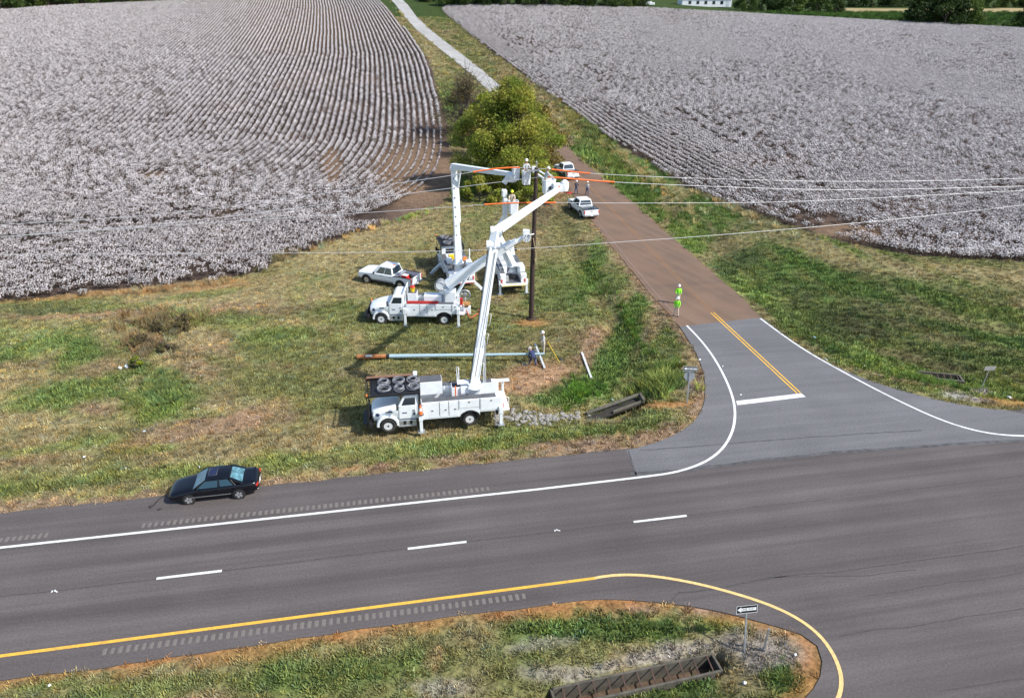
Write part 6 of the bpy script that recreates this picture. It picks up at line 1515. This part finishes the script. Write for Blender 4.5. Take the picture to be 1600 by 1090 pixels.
# ------------------------------------------------------------------ signs
def text_mesh(name, s, size, m, parent, loc_, rot):
    cu = bpy.data.curves.new(name, 'FONT'); cu.body = s; cu.size = size; cu.align_x = 'CENTER'; cu.align_y = 'CENTER'; cu.extrude = .002
    t = bpy.data.objects.new(name, cu); COL.objects.link(t)
    me = bpy.data.meshes.new_from_object(t.evaluated_get(bpy.context.evaluated_depsgraph_get())); bpy.data.objects.remove(t)
    me.materials.clear(); me.materials.append(m)
    o = bpy.data.objects.new(name, me); COL.objects.link(o); o.parent = parent; o.location = loc_; o.rotation_euler = rot; return o
def one_way(p, zc, yaw, label, w=.92, h=.31, lean=0.0, back=0.0):
    """sign face looks along local -y"""
    r_ = empty('one_way_sign', p, yaw, label, 'sign', 'one way signs'); r_.rotation_euler = (-back, lean, yaw)
    b = MB(); b.box((0, 0, zc / 2 - .15), (.075, .05, zc + .3)); b.box((0, .02, zc - .2), (.16, .02, .1)); b.build('post', M['galv'], r_)
    b = MB(); b.box((0, -.03, zc), (w, .012, h)); pn_ = b.build('panel', M['signblack'], r_, bevel=.004)
    bd = MB()
    for (cx, cz, sx, sz) in ((0, h / 2 - .018, w - .03, .014), (0, -h / 2 + .018, w - .03, .014), (-w / 2 + .018, 0, .014, h - .05), (w / 2 - .018, 0, .014, h - .05)): bd.box((cx, -.0375, zc + cz), (sx, .003, sz))
    bd.build('border', M['signwhite'], pn_)
    ar = MB(); k = h * .27; a = [(-w * .44, 0), (-w * .26, k * 1.15), (-w * .28, k * .62), (w * .43, k * .62), (w * .43, -k * .62), (-w * .28, -k * .62), (-w * .26, -k * 1.15)]
    ar.prism([(x, zc + z) for x, z in a], -.0362, -.0395); ar.build('arrow', M['signwhite'], pn_)
    text_mesh('lettering', 'ONE WAY', .135, M['signblack'], pn_, (.05, -.042, zc), (R(90), 0, 0))
    return r_
one_way(tuple(G(1163, 1020, -.3)), 2.2, R(8), 'black one way sign with white arrow on the median nose by the grate', w=.98, h=.40, back=.25)
sg = one_way(tuple(G(1073.5, 630, -.05)), 2.55, R(-3), 'black one way sign with white arrow above the grey back of an octagon sign', w=1.0, h=.36, back=.18)
b = MB(); b.add([(.40 * math.cos(R(22.5 + 45 * i)), yy, 2.02 + .40 * math.sin(R(22.5 + 45 * i))) for yy in (.045, .06) for i in range(8)], [tuple(range(8)), tuple(range(15, 7, -1))] + [(i, (i + 1) % 8, 8 + (i + 1) % 8, 8 + i) for i in range(8)]); b.build('octagon_panel', M['galv'], sg)
for b_p, hh, ln in ((G(1191.5, 1021, -.3), 1.55, 0),):
    s_ = MB(); s_.bar((b_p[0], b_p[1], -.5), (b_p[0] + .02, b_p[1], hh - .3), .09, .06); tag(s_.build('sign_post', M['galv']), 'bare short steel post standing beside the median one way sign', 'post')
rs = empty('road_sign', at(1530, 615), R(12), 'pale rectangular sign seen from behind above the green ditch', 'sign'); rs.rotation_euler = (0, R(4), R(12))
MB().box((0, 0, .95), (.05, .035, 2.1)).build('post', M['galv'], rs); MB().box((0, -.03, 2.1), (.92, .012, .31)).build('panel', M['alu'], rs, bevel=.004)

# ------------------------------------------------------------------ drains, stones, culvert
def grate_box(name, pa, pb, w, nbar, label, z=-.30, wall=.16, deep=.75, rise_=.0):
    a = np.array(G(*pa, z)); c = np.array(G(*pb, z)); L = np.linalg.norm(c[:2] - a[:2]); yaw = math.atan2(c[1] - a[1], c[0] - a[0])
    r_ = empty(name, (a[0], a[1], z), yaw, label, 'drain'); 
    for s in (-1, 1):
        MB().box((L / 2, s * (w / 2 + wall / 2), -deep / 2 + .06), (L, wall, deep + .12)).build('side_wall', M['concrete'], r_, bevel=.02)
    MB().box((L + wall / 2, 0, -deep / 2 + .05), (wall, w + 2 * wall, deep + .1)).build('end_wall', M['concrete'], r_, bevel=.02); MB().box((-wall / 2, 0, -deep / 2 + .02), (wall, w + 2 * wall, deep + .05)).build('end_wall', M['concrete'], r_, bevel=.02)
    MB().box((L / 2, 0, -deep), (L, w, .06)).build('bed', mat('dark_brown_bed', (.10, .065, .04), .9, var=.5), r_)  # dark brown bed along the drain
    for k in range(nbar): x = L * (k + .5) / nbar; MB().bar((x, -w / 2 - .08, .075), (x + .12, w / 2 + .08, .075), .06, .04).build('bar', M['rebar'], r_)
    return r_
GRM = grate_box('drain_grate', (868, 1092), (1118, 1036), .80, 11, 'long concrete drain slot with rusty cross bars in the median', z=-.66, wall=.11)
GRR = grate_box('drain_grate', (1438, 586), (1500, 592), .8, 6, 'small drain with dark zigzag bars in the green verge', z=-.45)
M['oldconc'] = mat('dark_mossy_concrete', (.13, .12, .095), .95, var=.5, bump=.5, dirt=(.04, .045, .025), dirt_amt=.8)
hw = empty('culvert_headwall', G(958, 633, -.45), 0, 'mossy concrete culvert headwall at the end of the grassy ditch', 'culvert')
a_ = Vector(G(916, 648, -.42)) - hw.location; c_ = Vector(G(998, 620, -.36)) - hw.location
b = MB(); b.bar(a_ + Vector((0, 0, .14)), c_ + Vector((0, 0, .22)), .18, .18); b.build('cap_wall', M['oldconc'], hw, bevel=.03)
b = MB(); b.bar(a_.lerp(c_, .45) + Vector((.1, -.62, -.06)), c_ + Vector((.1, -.62, .0)), .12, .20); b.build('toe_wall', M['oldconc'], hw, bevel=.03)
b = MB(); b.bar(a_ + Vector((0, -.2, -.25)), c_ + Vector((0, -.2, -.2)), .9, .10); b.build('floor', mat('dark_culvert_floor', (.03, .025, .02), .8), hw)  # near-black floor below the cap wall
b = MB(); b.bar(c_ + Vector((.05, .05, .12)), c_ + Vector((.25, -.7, .0)), .2, .5); b.build('end_wall', M['oldconc'], hw, bevel=.03)
# riprap
rk = empty('riprap', at(835, 655), 0, 'strip of pale broken stones behind the front bucket truck', 'stone bed')
stones = []
for k in range(6):
    b = MB(); rr_k = random.Random(900 + k); b.ball((0, 0, 0), (1, rr_k.uniform(.65, .95), rr_k.uniform(.45, .7)), 8); b.v = [tuple(c * (1 + rr_k.uniform(-.22, .22)) for c in v) for v in b.v]
    b.sm = [False] * len(b.sm); stones.append(b.mesh('stone', M['stone']))
rs_ = random.Random(4)
for i in range(170):
    t = rs_.random(); px = 772 + 150 * t ** 1.2; py = 651 + rs_.gauss(0, 6.0 * (1 - .45 * t)) + 3 * math.sin(t * 3)
    p = at(px, py); o = bpy.data.objects.new('stone', rs_.choice(stones)); COL.objects.link(o); o.parent = rk; s = rs_.uniform(.09, .26) * (1 - .3 * t)
    o.location = Vector([float(k) for k in p]) - rk.location + Vector((0, 0, s * .25)); o.scale = (s, s, s); o.rotation_euler = (rs_.uniform(-.4, .4), rs_.uniform(-.4, .4), rs_.uniform(0, 6.28))

# ------------------------------------------------------------------ litter and debris
def scrap(px, py, sx, sy, lab, m='litter', h=.05, seed=0, cat='litter', name='litter'):
    r = random.Random(seed); b = MB(); sx *= .6; sy *= .6; b.ball((0, 0, 0), (sx / 2, sy / 2, h), 8); b.v = [(v[0] * (1 + r.uniform(-.35, .35)), v[1] * (1 + r.uniform(-.35, .35)), v[2] * (1 + r.uniform(-.4, .5))) for v in b.v]
    p = at(px, py); z = max(p[2], .0); o = b.build(name, M[m] if isinstance(m, str) else m); o.location = (p[0], p[1], p[2] + h * .6 + .05); o.rotation_euler = (0, 0, r.random() * 3); return tag(o, lab, cat, 'roadside litter')
blu = mat('pale_blue_plastic', (.45, .65, .80), .5)
scrap(188, 577, .45, .3, 'white plastic bag on the left of a pair beside the brown weeds', seed=1, h=.12, name='plastic_bag'); scrap(198, 575, .5, .35, 'white plastic bag closest to the small yellow green weed bush', seed=2, h=.15, name='plastic_bag')
for i, (px, py, sx, sy, lab, m) in enumerate([(132, 715, .3, .2, 'white scrap beside a bright green patch left of the sedan', 'litter'), (197, 733, .3, .2, 'white paper scrap on the short grass uphill of the sedan', 'litter'), (312, 731, .5, .14, 'white strip of paper on the grass above the sedan hood', 'litter'), (226, 675, .3, .2, 'pale blue scrap on the dry grass left of the front truck', blu), (1272, 528, .6, .4, 'pale blue bag on the green bank right of the stop line road', blu), (1577, 622, .6, .5, 'crumpled white bag near the pale road sign', 'litter'), (1350, 573, .5, .15, 'white strip on the gravel edge below the small drain', 'litter'), (1290, 563, .5, .15, 'white strip at the road edge on the bright green bank', 'litter'),
                                              (1163, 1068, .32, .26, 'white paper by the median grass below the one way post', 'litter'), (1242, 1024, .28, .2, 'white cup on the orange gravel of the median nose', 'litter'), (1061, 567, .45, .16, 'white strip on dry grass left of the grey apron', 'litter'), (1093, 563, .5, .16, 'white strip lying on the grey apron edge', 'litter'), (957, 626, .45, .25, 'pale blue bag in the ditch beside the headwall', blu), (78, 1072, .22, .16, 'white scrap on the median grass below the yellow line', 'litter'), (898, 512, .15, .12, 'small white scrap near the brown bare patch', 'litter'), (1129, 573.5, .35, .08, 'white strip on the apron between edge line and double yellow line', 'litter'), (1157, 618, .3, .08, 'white strip on the apron just before the stop line', 'litter')]):
    scrap(px, py, sx, sy, lab, m, .05, 10 + i)
tr_ = MB(); tr_.tube([G(259, 772, .02), G(248, 780, .03), G(240, 789, .02), G(234, 793, .03)], [.03, .04, .05, .06], 6); tr_.tube([G(240, 789, .02), G(233, 791, .02)], .05, 6); tag(tr_.build('tyre_scrap', M['rubber']), 'long thin black rubber strip on the shoulder ahead of the sedan', 'debris')
tr_ = MB(); tr_.tube([G(247, 796, .03), G(252, 794, .03)], .06, 6); tag(tr_.build('tyre_scrap', M['rubber']), 'small black rubber lump beside the long strip on the shoulder', 'debris')
# marker chips on the lane line
for (px, py) in ((85, 923), (870, 828)):
    b = MB(); p = G(px, py, .006)
    for k in range(3): b.box((p[0] + k * .11 - .1, p[1] + random.uniform(-.05, .05), .009), (.06, .12, .012), Matrix.Rotation(.5 * k, 3, 'Z'))
    tag(b.build('broken_marker', M['paintw'], highway))
# farm buildings at the far edge
fb = empty('farm_building', at(1100, 10), R(4), 'long pale blue white farm building beyond the right cotton field', 'building')
MB().box((0, 0, 2.0), (26, 9, 4.4)).build('wall', M['wallw'], fb)
b = MB(); b.prism([(-5.2, 4.2), (0, 6.6), (5.2, 4.2)], -13.6, 13.6); rf = b.build('roof', M['roofm'], fb); rf.rotation_euler = (0, 0, R(90))
for k in range(5): MB().box((-9 + k * 4.2, -4.53, 1.8), (1.5, .08, 1.5)).build('window', M['glass'], fb)
MB().box((11, -4.54, 1.4), (1.6, .08, 2.6)).build('door', M['roofm'], fb)
fv = MB(); p = at(1015, 9); fv.box((0, 0, .8), (4.6, 1.8, 1.1)); fv.box((-.3, 0, 1.6), (2.6, 1.6, .7), top=(.8, .85)); o = fv.build('far_van', M['white'], bevel=.15); o.location = p; tag(o, 'tiny white van parked beside the far farm building', 'van')
# ------------------------------------------------------------------ people
def make_person(p, yaw, label, top, legs, hat, vest=None, lean=0.0, arms=((20, 15), (20, 15)), spread=.10, knee=0.0, step=0.0, gloves=None, height=1.78):
    """one skinned body; arms: (shoulder pitch, elbow bend) in degrees for left and right; faces +x"""
    k = height / 1.78; root = empty('person', p, yaw, label, 'person', 'line crew')
    hip = Vector((-.55 * math.sin(lean) * .3, 0, .95 - knee * .12)); ld = Vector((math.sin(lean), 0, math.cos(lean))); fd = Vector((math.cos(lean), 0, -math.sin(lean)))
    V, Ed, Ra, Lb = [], [], [], []
    def nd(co, r, par, lab):
        V.append(Vector(co)); Ra.append(r if hasattr(r, '__len__') else (r, r)); i = len(V) - 1
        if par is not None: Ed.append((par, i)); Lb.append(lab)
        return i
    _fat = 1.1
    pel = nd(hip, (.145, .115), None, 'legs'); wa = nd(hip + ld * .18, (.135, .105), pel, 'top'); ch = nd(hip + ld * .40, (.165, .115), wa, 'top'); nk0 = nd(hip + ld * .53, (.085, .08), ch, 'top'); nk1 = nd(hip + ld * .60, (.055, .055), nk0, 'skin'); 
    hu = (ld * .75 + Vector((0, 0, .25 if lean < .3 else -.0)) + fd * .12).normalized(); hc = hip + ld * .60 + hu * .13
    hd0 = nd(hc - hu * .02, (.075, .085), nk1, 'skin'); hd1 = nd(hc + hu * .07, (.065, .078), hd0, 'skin')
    wrists = []
    for s, (sp_, el) in zip((1, -1), arms):
        sh = nd(hip + ld * .47 + Vector((0, s * .185, 0)), .068, ch, 'top'); a = R(sp_)
        d1 = (-ld * math.cos(a) + fd * math.sin(a)) + Vector((0, s * .22, 0)); d1.normalize(); e = V[sh] + d1 * .28; ei = nd(e, .050, sh, 'top')
        b_ = a + R(el); d2 = (-ld * math.cos(b_) + fd * math.sin(b_)) + Vector((0, -s * .12, 0)); d2.normalize(); w = e + d2 * .24; wi = nd(w, .034, ei, 'top'); pi = nd(w + d2 * .07, (.036, .024), wi, 'hand'); wrists.append((w, d2, s))
    for s in (1, -1):
        st_ = s * step; hp = nd(hip + Vector((0, s * .095, -.06)), .092, pel, 'legs'); kn = nd((hip.x * .5 + st_ * .5 + knee * .22, s * (.10 + spread * .4), .50), .066, hp, 'legs'); an = nd((st_, s * (.10 + spread), .09), .046, kn, 'legs'); nd((st_ + .15, s * (.11 + spread), .045), (.045, .035), an, 'boot'); nd((st_ - .05, s * (.10 + spread), .05), .042, an, 'boot')
    me = bpy.data.meshes.new('body_rig'); me.from_pydata([v * k for v in V], Ed, []); o = bpy.data.objects.new('body_rig', me); COL.objects.link(o)
    md = o.modifiers.new('skin', 'SKIN'); md.use_smooth_shade = True
    for i, sv in enumerate(me.skin_vertices[0].data): sv.radius = (Ra[i][0] * k * _fat, Ra[i][1] * k * _fat); sv.use_root = (i == 0)
    o.modifiers.new('sub', 'SUBSURF').levels = 1; o.modifiers['sub'].render_levels = 1
    bm_ = bpy.data.meshes.new_from_object(o.evaluated_get(bpy.context.evaluated_depsgraph_get())); bpy.data.objects.remove(o)
    # colour the regions by the nearest bone
    regs = ['top', 'legs', 'skin', 'hand', 'boot']; mats_ = [M[top], M[legs], M['skin'], M[gloves] if gloves else M['skin'], M['boot']]
    A_ = np.array([V[e[0]] for e in Ed]) * k; B_ = np.array([V[e[1]] for e in Ed]) * k; C_ = np.array([f.center for f in bm_.polygons])
    D_ = B_ - A_; t = np.clip(((C_[:, None] - A_) * D_).sum(2) / (D_ ** 2).sum(1), 0, 1); dd = np.linalg.norm(C_[:, None] - A_ - t[..., None] * D_, axis=2); idx_ = [regs.index(Lb[j]) for j in dd.argmin(1)]
    # fingers and face features joined to the same mesh
    b = MB(); b.v = [tuple(v.co) for v in bm_.vertices]; b.f = [tuple(f.vertices) for f in bm_.polygons]; b.m = list(idx_); b.sm = [True] * len(b.f)
    for w, d, s in wrists:
        sd = d.cross(Vector((1, 0, 0)) if abs(d.x) < .8 else Vector((0, 0, 1))).normalized(); up = sd.cross(d).normalized()
        for j, (o_, l) in enumerate(((-.026, .055), (-.009, .066), (.009, .062), (.026, .048))):
            q0 = (w + d * .075 + sd * o_); b.tube([q0 * k, (q0 + d * l * .55 + up * .008) * k, (q0 + d * l * .85 + up * .03) * k], [.010, .009, .007], 5, mi=3)
        q0 = w + d * .035 + sd * .032; b.tube([q0 * k, (q0 + d * .03 + sd * .025) * k, (q0 + d * .055 + sd * .028 + up * .012) * k], [.011, .010, .008], 5, mi=3)
    fh = (fd * .95 + ld * .05).normalized(); fh = (fh - hu * fh.dot(hu)).normalized(); sv_ = Vector((0, 1, 0))
    b.bar((hc + fh * .075 + hu * .03) * k, (hc + fh * .098 - hu * .0) * k, .022, .02, .03, .02, mi=2)
    for s in (1, -1): b.ball((hc + sv_ * s * .075 + hu * .015) * k, .02, 6, mi=2)
    bo = b.build('body', mats_, root)
    ey = MB()
    for s in (1, -1): ey.ball((hc + fh * .078 + sv_ * s * .03 + hu * .04) * k, .009, 6)
    ey.bar((hc + fh * .078 - hu * .035 - sv_ * .022) * k, (hc + fh * .078 - hu * .035 + sv_ * .022) * k, .008); ey.build('face_marks', M['black'], root)
    h = MB(); hc2 = (hc + hu * .075) * k
    h.lathe([(.152, -.012), (.150, .0), (.122, .012), (.120, .05), (.095, .10), (.05, .128), (.0, .135)], hc2, hu, 16); h.add([hc2 + fh * .10 + sv_ * .09, hc2 + fh * .205 + sv_ * .05, hc2 + fh * .205 - sv_ * .05, hc2 + fh * .10 - sv_ * .09], [(0, 1, 2, 3)]); h.bar(hc2 + hu * .128 - fh * .08, hc2 + hu * .128 + fh * .08, .03, .02); h.build('hard_hat', M[hat], root)
    if vest:
        v = MB(); rg = []
        for z, wx, wy, in ((-.02, .150, .185), (.14, .140, .165), (.30, .150, .190), (.42, .145, .20), (.50, .11, .15)):
            rg.append([(hip + ld * z + fd * (wx * math.cos(a)) + sv_ * (wy * math.sin(a))) * k for a in [6.283 * i / 16 for i in range(16)]])
        v.loft(rg, cap=False); ve = v.build('vest', M[vest], root)
        s2 = MB(); z = .12; s2.loft([[(hip + ld * zz + fd * (.148 * math.cos(a)) + sv_ * (.177 * math.sin(a))) * k for a in [6.283 * i / 16 for i in range(16)]] for zz in (.09, .15)], cap=False); s2.build('reflective_stripe', M['alu'], ve)
        for s in (1, -1):
            sl_ = MB(); i0 = 7 if s > 0 else 11
            q0, q1 = V[i0], V[i0 + 1]; sl_.cyl((q0 + (q0 - q1) * .1) * k, q0.lerp(q1, .75) * k, .082 * k, .064 * k, n=12); sl_.build('sleeve', M[vest], ve)
    return root
gnd = lambda px, py: tuple(at(px, py))
def onroad(px, py): q_ = G(px, py); return (q_[0], q_[1], .004)
make_person(onroad(1056, 494), R(-115), 'person in lime shirt and pale trousers standing nearer the grey apron', 'hivis', 'khaki', 'hatw', vest='hivis', arms=((10, 35), (8, 15)))
make_person(onroad(1058, 474), R(-95), 'person in lime shirt standing further up the brown road behind another flagger', 'hivis', 'khaki', 'hatw', vest='hivis', arms=((12, 60), (10, 60)))
make_person(onroad(900, 303), R(-70), 'person in dark shirt and jeans beside the red mat', 'darkcloth', 'denim', 'hatw', arms=((15, 100), (15, 100)), height=1.82)
make_person(onroad(917, 305), R(60), 'person in pale shirt and jeans with hands on hips on the road', 'greycloth', 'denim', 'hatw', arms=((-25, 75), (-25, 75)), height=1.82)
make_person(gnd(849, 550), R(190), 'person in pale grey clothes standing by the thin end of the lying pole', 'greycloth', 'khaki', 'hatw', lean=.12, arms=((20, 40), (20, 50)))
make_person(gnd(832, 571), R(110), 'person in navy clothes bent over the lying pole', 'navy', 'navy', 'hatw', lean=1.15, arms=((35, 30), (60, 20)), spread=.14, knee=.5, step=.12)
def in_bucket(root_b, base, yaw, *a, **kw):
    make_person((base[0], base[1], base[2] + .13), yaw, *a, **kw)
in_bucket(TC, bkC, R(-80), 'person in white shirt with orange gloves in the bucket of the folded boom', 'greycloth', 'khaki', 'hatw', arms=((45, 30), (45, 30)), gloves='orange', height=1.86)
in_bucket(TA, bk + Vector((-.22, .0, 0)), R(20), 'person in white hat in the bucket right of the pole top', 'greycloth', 'khaki', 'hatw', lean=.25, arms=((60, 30), (50, 40)), height=1.86)
in_bucket(TD, bkD + Vector((-.12, 0, .05)), R(-90), 'person in lime hard hat in the lower bucket beside the boom', 'khaki', 'khaki', 'haty', lean=.15, arms=((55, 35), (50, 40)), gloves='orange', height=1.84)
bpy.context.view_layer.update()
